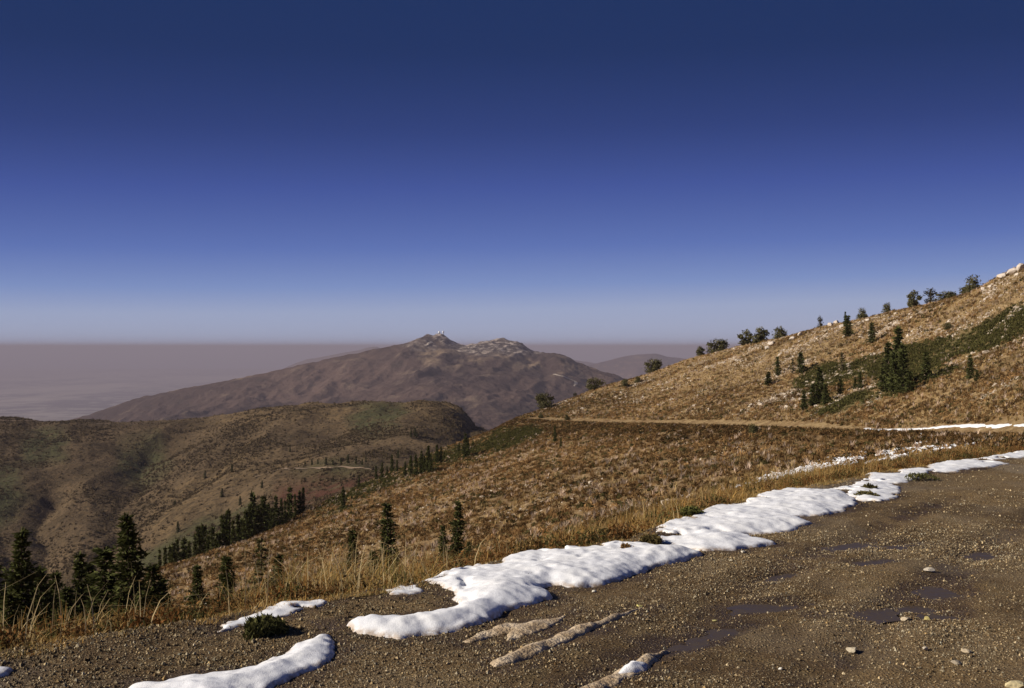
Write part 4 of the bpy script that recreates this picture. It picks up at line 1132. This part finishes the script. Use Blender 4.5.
rt = {  # rows: near hidden foot, lower, middle, upper, crest, behind, far behind
    -900: [(260, Z(-150)), (420, Z(-150)), (600, Z(-125)), (820, Z(-95)), (1000, Z(-80)), (1150, Z(-140)), (1600, Z(-420))],
    -300: [(260, Z(-140)), (420, Z(-140)), (600, Z(-115)), (820, Z(-90)), (1000, 423), (1150, Z(-130)), (1600, Z(-420))],
    -60: [(260, Z(-125)), (420, Z(-128)), (600, 540), (820, 468), (1000, 419), (1150, Z(-130)), (1600, Z(-420))],
    10: [(260, Z(-122)), (420, Z(-125)), (600, 545), (820, 470), (1010, 415), (1150, Z(-130)), (1600, Z(-420))],
    45: [(260, Z(-120)), (420, Z(-122)), (600, 545), (820, 470), (1010, 420), (1150, Z(-130)), (1600, Z(-420))],
    70: [(260, Z(-118)), (420, Z(-120)), (600, 540), (820, 466), (1010, 421.5), (1150, Z(-125)), (1600, Z(-420))],
    140: [(265, Z(-108)), (420, Z(-110)), (600, 522), (820, 460), (1020, 421), (1160, Z(-125)), (1600, Z(-420))],
    200: [(280, Z(-98)), (420, Z(-100)), (600, 505), (820, 452), (1020, 418.5), (1160, Z(-120)), (1600, Z(-420))],
    245: [(290, Z(-90)), (430, Z(-90)), (600, 493), (800, 445), (1010, 411), (1160, Z(-115)), (1600, Z(-420))],
    290: [(300, Z(-82)), (440, Z(-80)), (600, 480), (790, 438), (1000, 404.5), (1150, Z(-110)), (1600, Z(-420))],
    330: [(310, Z(-76)), (440, Z(-75)), (600, 470), (780, 434), (990, 402.5), (1140, Z(-110)), (1600, Z(-420))],
    380: [(320, Z(-74)), (450, Z(-72)), (600, 463), (760, 431), (960, 401.5), (1110, Z(-110)), (1600, Z(-420))],
    430: [(330, Z(-76)), (460, Z(-72)), (600, 460), (740, 430), (930, 403), (1080, Z(-115)), (1600, Z(-420))],
    456: [(330, Z(-78)), (460, Z(-74)), (600, 460), (730, 431), (900, 407), (1060, Z(-120)), (1600, Z(-420))],
    486: [(330, Z(-84)), (460, Z(-84)), (590, 474), (700, 450), (840, 425), (1030, Z(-140)), (1600, Z(-420))],
    530: [(340, Z(-96)), (460, Z(-100)), (580, 505), (680, 485), (800, 462), (1000, Z(-180)), (1600, Z(-430))],
    700: [(420, Z(-140)), (500, Z(-150)), (600, Z(-160)), (700, Z(-170)), (800, Z(-180)), (1000, Z(-250)), (1600, Z(-450))]}
us2 = np.unique(np.concatenate([np.linspace(-900, -60, 60), np.arange(-60, 560, 2.0), np.linspace(560, 700, 20)]))
D2, Z2, X2 = fan(rt, us2, [40, 60, 90, 80, 30, 20])
u2 = us2[None, :] + 0 * D2; y2 = EYE - Z2 / D2 * F
gl_pts = lambda pts: [((u - U0) / F * d, d) for u, d in pts]
def carve(pts, depth, width):
    global Z2
    d = line_dist(X2 + 12 * fbm(X2 / 60, D2 / 60, 201, 3), D2 + 12 * fbm(X2 / 60, D2 / 60, 202, 3), gl_pts(pts)); Z2 = Z2 - depth * np.exp(-np.abs(d / width) ** 1.3)
edgeon = smooth(0.0, 25, np.abs(D2 - np.interp(us2, sorted(rt), [rt[k][4][0] for k in sorted(rt)])[None, :]))
rg = ridged(X2 / 130, D2 / 170, 211, 5, 0.42) * 7.5 + ridged(X2 / 45, D2 / 60, 213, 3) * 1.3 + fbm(X2 / 30, D2 / 30, 215, 4) * 1.6 + fbm(X2 / 8, D2 / 8, 216, 3) * 0.6
carve([(150, 900), (128, 760), (118, 690), (95, 610), (60, 540), (20, 490), (-60, 440)], 19, 34)
carve([(45, 760), (40, 690), (38, 630), (42, 570), (30, 520)], 14, 20)
carve([(-5, 720), (0, 640), (10, 560), (10, 500)], 11, 22)
carve([(230, 820), (200, 740), (160, 690), (118, 660)], 7, 22)
carve([(330, 800), (290, 700), (240, 640), (190, 560), (120, 470)], 6, 30)
carve([(-120, 800), (-110, 700), (-80, 600), (-60, 500)], 20, 30)
carve([(465, 880), (468, 800), (462, 720)], 8, 16)
Z2 = Z2 + rg * (0.25 + 0.75 * edgeon) - 3.0
hum = [(u, y, s) for u, y, s in ((372, 0, 0),)]
Zr2 = Z2
g2 = np.zeros(D2.shape); w2 = 10 * fbm(X2 / 50, D2 / 50, 221, 3)
for p in ([(345, 414), (362, 404), (400, 402), (408, 412), (395, 430), (370, 436), (352, 428)], [(15, 440), (40, 428), (65, 432), (62, 455), (35, 462), (18, 458)], [(90, 560), (150, 530), (200, 505), (250, 495), (262, 505), (230, 525), (190, 545), (130, 575)],
          [(115, 440), (160, 432), (170, 450), (140, 462), (115, 458)], [(300, 478), (330, 462), (390, 462), (380, 476), (330, 488)], [(-20, 470), (15, 460), (25, 480), (0, 500), (-30, 500)]):
    g2 = np.maximum(g2, vis(u2 + w2, y2 + w2 * 0.7, p, 8))
r2 = vis(u2 + w2, y2, [(275, 486), (320, 474), (370, 472), (400, 466), (385, 480), (330, 500), (290, 505)], 8)
go2 = np.clip(smooth(30, 0, y2 - np.interp(us2, [0, 200, 290, 450, 490], [421, 418, 404, 405, 425])[None, :]) * smooth(140, 300, u2), 0, 1) * 0.85
go2 = np.maximum(go2, 0.55 * vis(u2 + w2, y2 + w2, [(130, 520), (160, 480), (210, 455), (300, 450), (330, 462), (270, 478), (200, 500), (150, 530)], 12))
RIDGE_V = np.stack([X2, D2, Z2], -1)
q2 = grid_quads(*D2.shape)
tag(link('ridge', mesh('ridge', RIDGE_V.reshape(-1, 3), q2[:, ::-1], None, {'green': g2, 'rust': r2, 'gold': go2}, True), M_ridge), 'brown and olive ridge with dark gullies beyond the bowl', 'ridge', kind='structure')
RB = BVHTree.FromPolygons([tuple(v) for v in RIDGE_V.reshape(-1, 3).tolist()], q2.tolist())


def rdrop(x, y):
    h = RB.ray_cast(Vector((x, y, 500)), Vector((0, 0, -1))); return h[0].z if h[0] else None


def rray(u, y):
    d = Vector(((u - U0) / F, 1, (EYE - y) / F)).normalized(); return RB.ray_cast(d * 255, d)[0]


def ribbon(name, pts, width, lift, material, label, dropf, seed=0, vary=0.5):
    P = np.array(pts, float); sg = np.r_[0, np.cumsum(np.linalg.norm(np.diff(P[:, :2], axis=0), axis=1))]
    t = np.linspace(0, sg[-1], max(20, int(sg[-1] / (width * 1.5)))); c = pchip(sg, P[:, :2], t); d = np.gradient(c, axis=0); d /= np.linalg.norm(d, axis=1)[:, None]
    n = np.c_[-d[:, 1], d[:, 0]]; wv = width * (1 + vary * vnoise(t / (width * 6), t * 0, seed)); V = []
    for k in range(len(t)):
        for s in (-.5, 0, .5):
            x, y = c[k] + n[k] * s * wv[k]; V.append((x, y, (dropf(x, y) or -200) + lift))
    return tag(link(name, mesh(name, np.array(V), grid_quads(len(t), 3)), material), label, None, kind='structure')


# brush on the ridge
cA = np.linalg.norm(np.cross(RIDGE_V[1:, :-1] - RIDGE_V[:-1, :-1], RIDGE_V[:-1, 1:] - RIDGE_V[:-1, :-1]), axis=-1)
cu = u2[:-1, :-1]; cd_ = D2[:-1, :-1]
wr = cA * ((cu > -70) & (cu < 560) & (cd_ > 420) & (cd_ < 1060)) * (0.12 + smooth(-0.1, 0.35, fbm(X2 / 40, D2 / 40, 231, 4))[:-1, :-1]) * (1 - 0.5 * go2[:-1, :-1])
k = rng.choice(wr.size, 30000, p=(wr / wr.sum()).ravel()); i, j = np.divmod(k, wr.shape[1]); a_, b_ = rng.random(len(k))[:, None], rng.random(len(k))[:, None]
P = RIDGE_V[i, j] * (1 - a_) * (1 - b_) + RIDGE_V[i + 1, j] * a_ * (1 - b_) + RIDGE_V[i, j + 1] * (1 - a_) * b_ + RIDGE_V[i + 1, j + 1] * a_ * b_
tn = rng.random((len(k), 1)); tn = (1 - tn) * np.array([0.054, 0.043, 0.022]) + tn * np.array([0.14, 0.100, 0.055])
BR = [shrub_template(9, 0.5, 0.75, 500 + q) for q in range(4)]
V, Fc, T = scatter(BR, P, rng.uniform(0.8, 2.6, len(k)), rng.uniform(0, 6.28, len(k)), tn)
tag(link('brush', mesh('brush', V, Fc, T), M_shrub), 'dark low brush on the ridge beyond the bowl', 'brush', kind='stuff')
tp = [rray(u, y) for u, y in ((255, 477), (275, 471), (300, 469), (325, 468), (350, 468.5), (372, 470))]
tp = [(p.x, p.y) for p in tp if p]
ribbon('track', tp, 1.7, 0.45, M_track, 'pale dirt track crossing the ridge side beyond the spur', rdrop, 3)
rc = [((u - U0) / F * d, d) for u, d in ((-60, 992), (0, 985), (40, 990), (70, 998), (100, 1002), (140, 1008))]
ribbon('track', rc, 2.2, 0.6, M_track, 'pale dirt track along the crest at the left', rdrop, 4)
gf = 'tiny conifers on the ridge beyond the bowl'
for u, y in ((305, 466), (312, 465), (318, 464), (326, 465), (333, 465), (341, 464), (348, 463), (356, 464), (362, 465), (366, 462), (415, 436), (417, 437), (411, 437), (240, 505), (222, 497), (232, 472), (398, 458), (290, 452), (205, 478), (262, 488), (175, 505), (178, 532), (40, 417.5), (46, 419), (35, 417)):
    p = rray(u, y)
    if p: place_tree(FARC, (p.x, p.y, p.z - 0.3), rng.uniform(3.5, 6.5), 1.0, 'tiny dark conifer on the brown ridge beyond the spur', gf)

# ------------------------------------------------------------------ the mountain with the domes
mt = {  # foot, lower, mid, shoulder, crest, behind
    -300: [(2300, Z(-520)), (3000, Z(-640)), (3600, Z(-640)), (4200, Z(-620)), (4700, Z(-600)), (6500, Z(-1150)), (8000, Z(-1310))],
    -60: [(2300, Z(-520)), (3000, Z(-560)), (3600, Z(-520)), (4200, Z(-490)), (4700, Z(-460)), (6300, Z(-1100)), (8000, Z(-1310))],
    70: [(2300, Z(-510)), (3000, Z(-480)), (3600, Z(-430)), (4200, 434), (4700, 421), (6300, Z(-1000)), (8000, Z(-1310))],
    140: [(2300, Z(-500)), (3000, Z(-420)), (3600, 450), (4200, 418), (4700, 397), (6300, Z(-950)), (8000, Z(-1310))],
    185: [(2300, Z(-490)), (3000, Z(-400)), (3600, 440), (4200, 408), (4700, 388), (6300, Z(-900)), (8000, Z(-1310))],
    235: [(2300, Z(-480)), (3000, Z(-380)), (3600, 432), (4200, 401), (4750, 379), (6300, Z(-900)), (8000, Z(-1310))],
    290: [(2300, Z(-470)), (3000, Z(-360)), (3600, 425), (4300, 393), (4850, 368), (6300, Z(-850)), (8000, Z(-1310))],
    340: [(2300, Z(-450)), (3000, Z(-330)), (3600, 418), (4300, 384), (4950, 358), (6300, Z(-850)), (8000, Z(-1310))],
    385: [(2300, Z(-440)), (3000, Z(-310)), (3600, 412), (4300, 374), (5000, 348), (6300, Z(-800)), (8000, Z(-1310))],
    410: [(2300, Z(-430)), (3000, Z(-300)), (3600, 410), (4300, 369), (5000, 342.5), (6300, Z(-800)), (8000, Z(-1310))],
    428: [(2300, Z(-420)), (3000, Z(-295)), (3600, 408), (4300, 367), (5000, 339), (6300, Z(-800)), (8000, Z(-1310))],
    443: [(2300, Z(-420)), (3000, Z(-290)), (3600, 407), (4300, 368), (5000, 338), (6300, Z(-800)), (8000, Z(-1310))],
    455: [(2300, Z(-420)), (3000, Z(-290)), (3600, 407), (4300, 370), (5000, 342), (6300, Z(-800)), (8000, Z(-1310))],
    466: [(2300, Z(-420)), (3000, Z(-290)), (3600, 408), (4300, 371), (5000, 344.5), (6300, Z(-800)), (8000, Z(-1310))],
    476: [(2300, Z(-420)), (3000, Z(-290)), (3600, 408), (4300, 371), (5000, 343), (6300, Z(-800)), (8000, Z(-1310))],
    498: [(2300, Z(-420)), (3000, Z(-290)), (3600, 408), (4300, 373), (5000, 341.5), (6300, Z(-800)), (8000, Z(-1310))],
    515: [(2300, Z(-420)), (3000, Z(-290)), (3600, 409), (4300, 376), (5000, 343), (6300, Z(-800)), (8000, Z(-1310))],
    540: [(2300, Z(-420)), (3000, Z(-295)), (3600, 412), (4300, 381), (4900, 354), (6300, Z(-850)), (8000, Z(-1310))],
    560: [(2300, Z(-420)), (3000, Z(-300)), (3600, 415), (4200, 388), (4800, 354.5), (6300, Z(-850)), (8000, Z(-1310))],
    585: [(2300, Z(-430)), (3000, Z(-310)), (3600, 420), (4200, 394), (4700, 365), (6300, Z(-900)), (8000, Z(-1310))],
    615: [(2300, Z(-440)), (3000, Z(-330)), (3600, 426), (4100, 402), (4600, 375), (6300, Z(-900)), (8000, Z(-1310))],
    700: [(2300, Z(-500)), (3000, Z(-450)), (3600, Z(-420)), (4100, Z(-360)), (4500, Z(-310)), (6300, Z(-950)), (8000, Z(-1310))],
    1000: [(2300, Z(-800)), (3000, Z(-900)), (3600, Z(-900)), (4100, Z(-900)), (4500, Z(-900)), (6300, Z(-1150)), (8000, Z(-1310))]}
us3 = np.unique(np.concatenate([np.linspace(-300, 60, 60), np.arange(60, 640, 1.5), np.linspace(640, 1000, 60)]))
D3, Z3, X3 = fan(mt, us3, [30, 50, 70, 80, 24, 16])
u3 = us3[None, :] + 0 * D3
crest3 = np.interp(us3, sorted(mt), [mt[k][4][0] for k in sorted(mt)])[None, :]
on3 = 0.12 + 0.88 * smooth(30, 420, np.abs(D3 - crest3)); frac3 = smooth(2400, 3200, D3)
rot = 0.35; rx, ry = X3 * math.cos(rot) - D3 * math.sin(rot), X3 * math.sin(rot) + D3 * math.cos(rot)
Z3 = Z3 + frac3 * on3 * (ridged(rx / 520, ry / 900, 301, 6, 0.5) * 58 + fbm(X3 / 240, D3 / 240, 305, 5) * 22 - 20) + frac3 * (fbm(X3 / 70, D3 / 70, 306, 4) * 9 + fbm(X3 / 22, D3 / 22, 307, 3) * 4 * smooth(380, 420, u3) * smooth(560, 530, u3))
def hump(u, d, h, a, b, th=0):
    global Z3
    cx = (u - U0) / F * d; c, s = math.cos(th), math.sin(th); dx = (X3 - cx) * c + (D3 - d) * s; dy = -(X3 - cx) * s + (D3 - d) * c
    r_ = (dx / a) ** 2 + (dy / b) ** 2; Z3 = Z3 + h * np.exp(-np.sqrt(r_ + 0.01) * 1.3)
hump(441, 4985, 24, 45, 120, 0.0); hump(427, 4990, 13, 26, 120, 0.0); hump(415, 4800, 20, 40, 260, -0.2); hump(503, 4990, 14, 45, 120); hump(487, 4980, 8, 30, 100); hump(521, 4980, 8, 30, 100); 
Z3 = Z3 + (ridged(X3 / 60, D3 / 90, 331, 5, 0.6) * 9 - 3) * smooth(395, 425, u3) * smooth(640, 600, u3) * np.exp(-((D3 - crest3) / 350) ** 2); hump(555, 4550, 25, 60, 260, 0.3)
hump(330, 4300, 40, 90, 420, -0.3); hump(235, 4100, 40, 90, 420, -0.3); hump(185, 4000, 35, 80, 380, -0.3)
y3 = EYE - Z3 / D3 * F
w3 = 6 * fbm(X3 / 60, D3 / 60, 311, 3)
rock = np.clip(vis(u3 + w3, y3 + w3 * .5, [(425, 332), (445, 328), (470, 338), (500, 334), (545, 352), (520, 356), (485, 356), (455, 352)], 4) + 0.5 * vis(u3 + w3, y3 + w3 * .5, [(400, 345), (425, 334), (440, 350), (420, 352)], 3), 0, 1)
tan = np.clip(0.7 * vis(u3 + w3, y3 + w3 * .5, [(405, 352), (430, 344), (470, 354), (520, 358), (560, 362), (600, 372), (540, 372), (470, 366), (420, 362)], 8) * smooth(-.2, .4, fbm(X3 / 90, D3 / 90, 315, 3)), 0, 1)
MT_V = np.stack([X3, D3, Z3], -1); q3 = grid_quads(*D3.shape)
tag(link('mountain', mesh('mountain', MT_V.reshape(-1, 3), q3[:, ::-1], None, {'rock': rock, 'tan': tan}, True), M_mtn), 'hazy purple-brown mountain with a rocky double summit', 'mountain', kind='structure')
MB = BVHTree.FromPolygons([tuple(v) for v in MT_V.reshape(-1, 3).tolist()], q3.tolist())
def mdrop(x, y):
    h = MB.ray_cast(Vector((x, y, 900)), Vector((0, 0, -1))); return h[0].z if h[0] else None
def mray(u, y):
    d = Vector(((u - U0) / F, 1, (EYE - y) / F)).normalized(); return MB.ray_cast(d * 2000, d)[0]


def mroad(pix, width, seed):
    p = [mray(u, y) for u, y in pix]; p = [(q.x, q.y) for q in p if q]
    if len(p) > 2: ribbon('mountain_road', p, width, 4.0, M_farroad, 'thin pale road scar on the mountain side', mdrop, seed, 0.6)
mroad([(553, 375), (562, 377), (570, 380), (576, 383), (574, 387)], 11, 1)
mroad([(588, 366), (592, 368.5), (597, 371.5)], 14, 2)
mroad([(424, 346), (428, 344.5), (432, 342.5)], 14, 3)

# two radar domes on the summit
for u, yb, r_, hb, lab in ((439.3, 334.2, 5.6, 3.0, 'lower left white dome on the mountain summit'), (443.2, 333.8, 5.0, 8.5, 'higher right white dome on a tower on the mountain summit')):
    d = 4990.0; x = (u - U0) / F * d; z = mdrop(x, d)
    root = empty('radar_dome', (x, d, z)); tag(root, lab, 'radar dome', 'white domes on the summit')
    a = np.linspace(0, 2 * np.pi, 20, endpoint=False); Vd, Fd = [], []
    prof = [(r_ * 0.75, 0.0), (r_ * 0.98, r_ * 0.45), (r_, r_ * 0.85), (r_ * 0.87, r_ * 1.4), (r_ * 0.55, r_ * 1.75), (0.02, r_ * 1.9)]
    Vd = np.concatenate([np.c_[np.cos(a) * p, np.sin(a) * p, np.full(20, hb + q)] for p, q in prof])
    k = np.arange(20); Fd = np.concatenate([np.c_[k, (k + 1) % 20, (k + 1) % 20 + 20, k + 20] + 20 * i for i in range(len(prof) - 1)])
    link('dome', mesh('dome', Vd, Fd, smooth_shade=True), M_white, root)
    tv, tf = tube(np.array([0, 0, -6.0]), np.array([0, 0, hb]), r_ * 0.7, r_ * 0.62, 12); link('tower', mesh('tower', tv, tf), M_white if hb > 5 else M_concrete, root)

# ------------------------------------------------------------------ ranges on the far side of the valley
def far_range(name, d, pts, label, depth=4000, seed=0, base=-1310):
    pts = np.array(pts, float); uu = np.arange(pts[0, 0], pts[-1, 0], 2.0); yy = pchip(pts[:, 0], pts[:, 1], uu)
    rows = np.linspace(-1, 1, 41); V = np.zeros((len(rows), len(uu), 3))
    for i, r_ in enumerate(rows):
        dd = d + r_ * depth; x = (uu - U0) / F * d; crest = (EYE - yy) / F * d
        f = (1 - abs(r_)) ** 1.15
        nz = ridged(x / 1500, np.full(len(uu), dd) / 2600, seed, 5) * 230 * (1 - f) * f * 2.6
        V[i] = np.c_[x, np.full(len(uu), dd), base + (crest - base) * f + nz + fbm(x / 300, dd / 300 + 0 * x, seed + 9, 3) * 22 * min(1, f * 2)]
    tag(link(name, mesh(name, V.reshape(-1, 3), grid_quads(len(rows), len(uu))[:, ::-1], None, {'rock': np.zeros(V.shape[:2]), 'tan': np.zeros(V.shape[:2])}, True), M_mtn), label, 'mountain range', kind='structure')
far_range('mountain_range', 15000, [(480, 395), (530, 372), (560, 366), (590, 365), (605, 362), (625, 357), (640, 354.5), (655, 353.5), (668, 356), (690, 358.5), (720, 362), (780, 368), (860, 385), (930, 410)], 'blue hazy range far away between the mountain and the crest', seed=401)
far_range('mountain_range', 19000, [(230, 400), (300, 362), (335, 354), (360, 349.5), (376, 347), (386, 350), (410, 352), (470, 356), (540, 356.5), (580, 361), (640, 372), (720, 400)], 'fainter hazy range behind the left flank of the mountain', seed=421)

# valley floor reaching the horizon
gs_ = 60000.0
tag(link('plain', mesh('plain', np.array([[-gs_, -gs_, -1300], [gs_, -gs_, -1300], [gs_, gs_, -1300], [-gs_, gs_, -1300]]), np.array([[0, 1, 2, 3]])), M_plain), 'hazy flat valley floor stretching to the horizon', 'plain', kind='structure')

# ------------------------------------------------------------------ haze over the valley
HAZE = 6.6e-5
hv = np.array([[x, y, z] for z in (-1320, 75) for y in (-61000, 61000) for x in (-61000, 61000)], float)
hf = np.array([[0, 2, 3, 1], [4, 5, 7, 6], [0, 1, 5, 4], [2, 6, 7, 3], [0, 4, 6, 2], [1, 3, 7, 5]])
mh, nt = new_mat('valley_haze'); b = NB(nt); pv = b.n('ShaderNodeVolumePrincipled')
pv.inputs['Color'].default_value = (0.465, 0.415, 0.495, 1); pv.inputs['Density'].default_value = HAZE; pv.inputs['Anisotropy'].default_value = 0.0
b.l(pv.outputs[0], b.n('ShaderNodeOutputMaterial').inputs['Volume'])
tag(link('haze', mesh('haze', hv, hf), mh), 'mauve smog layer lying over the valley', 'haze', kind='stuff')

# ------------------------------------------------------------------ light
SKY_STRENGTH, EXPOSE = 0.1, 2 ** 0.45
SUN_AZ, SUN_EL = -100.0, 28.0            # degrees from straight ahead (negative = left), elevation
sd = bpy.data.lights.new('sun', 'SUN'); sd.energy = 4.6; sd.angle = math.radians(0.53); sd.color = (1.0, 0.915, 0.79)
so = bpy.data.objects.new('sun', sd); C.objects.link(so)
az, el = math.radians(SUN_AZ), math.radians(SUN_EL)
to_sun = Vector((math.sin(az) * math.cos(el), math.cos(az) * math.cos(el), math.sin(el)))
so.rotation_euler = to_sun.to_track_quat('Z', 'Y').to_euler()
wo = bpy.data.worlds.new('World'); bpy.context.scene.world = wo; wo.use_nodes = True
nt = wo.node_tree; nt.nodes.clear(); b = NB(nt)
sk = b.n('ShaderNodeTexSky', sky_type='NISHITA'); sk.sun_disc = False; sk.sun_elevation = el; sk.sun_rotation = az
sk.altitude = 2700; sk.air_density = 1.0; sk.dust_density = 0.35; sk.ozone_density = 3.0
tc = b.n('ShaderNodeTexCoord'); mp = b.n('ShaderNodeMapping'); mp.vector_type = 'TEXTURE'; mp.inputs['Scale'].default_value = (2.2, 1, 1)
b.l(tc.outputs['Generated'], mp.inputs['Vector']); nv = b.n('ShaderNodeVectorMath', operation='NORMALIZE'); b.l(mp.outputs[0], nv.inputs[0]); b.l(nv.outputs[0], sk.inputs['Vector'])
sep = b.n('ShaderNodeSeparateColor'); b.l(sk.outputs[0], sep.inputs[0])
# the steep response of slide film behind a polariser: brightness of the clear sky -> colour
rmp = b.n('ShaderNodeValToRGB'); b.l(b.math('MULTIPLY', sep.outputs[1], 0.1), rmp.inputs[0]); cr = rmp.color_ramp
stops = [(0.15, (0.013, 0.033, 0.115)), (0.19, (0.016, 0.036, 0.128)), (0.24, (0.030, 0.055, 0.20)), (0.30, (0.056, 0.094, 0.325)), (0.40, (0.110, 0.174, 0.455)), (0.50, (0.205, 0.288, 0.55)), (0.58, (0.335, 0.395, 0.58)), (0.75, (0.43, 0.45, 0.57))]
while len(cr.elements) < len(stops): cr.elements.new(0.5)
for e, (p_, c_) in zip(cr.elements, stops): e.position = p_; e.color = (*[v / SKY_STRENGTH * 0.1 / EXPOSE for v in c_], 1)
tenx = b.n('ShaderNodeVectorMath', operation='SCALE'); tenx.inputs['Scale'].default_value = 10.0; b.l(rmp.outputs[0], tenx.inputs[0])
bg = b.n('ShaderNodeBackground'); bg.inputs['Strength'].default_value = SKY_STRENGTH; b.l(tenx.outputs[0], bg.inputs['Color'])
b.l(bg.outputs[0], b.n('ShaderNodeOutputWorld').inputs['Surface'])

# ------------------------------------------------------------------ camera and view
cd = bpy.data.cameras.new('camera'); cd.sensor_width = 36.0; cd.lens = 36.0 * F / 1024; cd.shift_y = (EYE - 344) / 1024
cd.clip_start = 0.1; cd.clip_end = 300000
co = bpy.data.objects.new('camera', cd); C.objects.link(co); co.location = (0, 0, 0); co.rotation_euler = (math.radians(90), 0, 0)
sc = bpy.context.scene; sc.camera = co
sc.view_settings.view_transform = 'Standard'; sc.view_settings.look = 'None'; sc.view_settings.exposure = 0.45; sc.view_settings.gamma = 1.0
sc.cycles.max_bounces = 6; sc.cycles.volume_bounces = 0
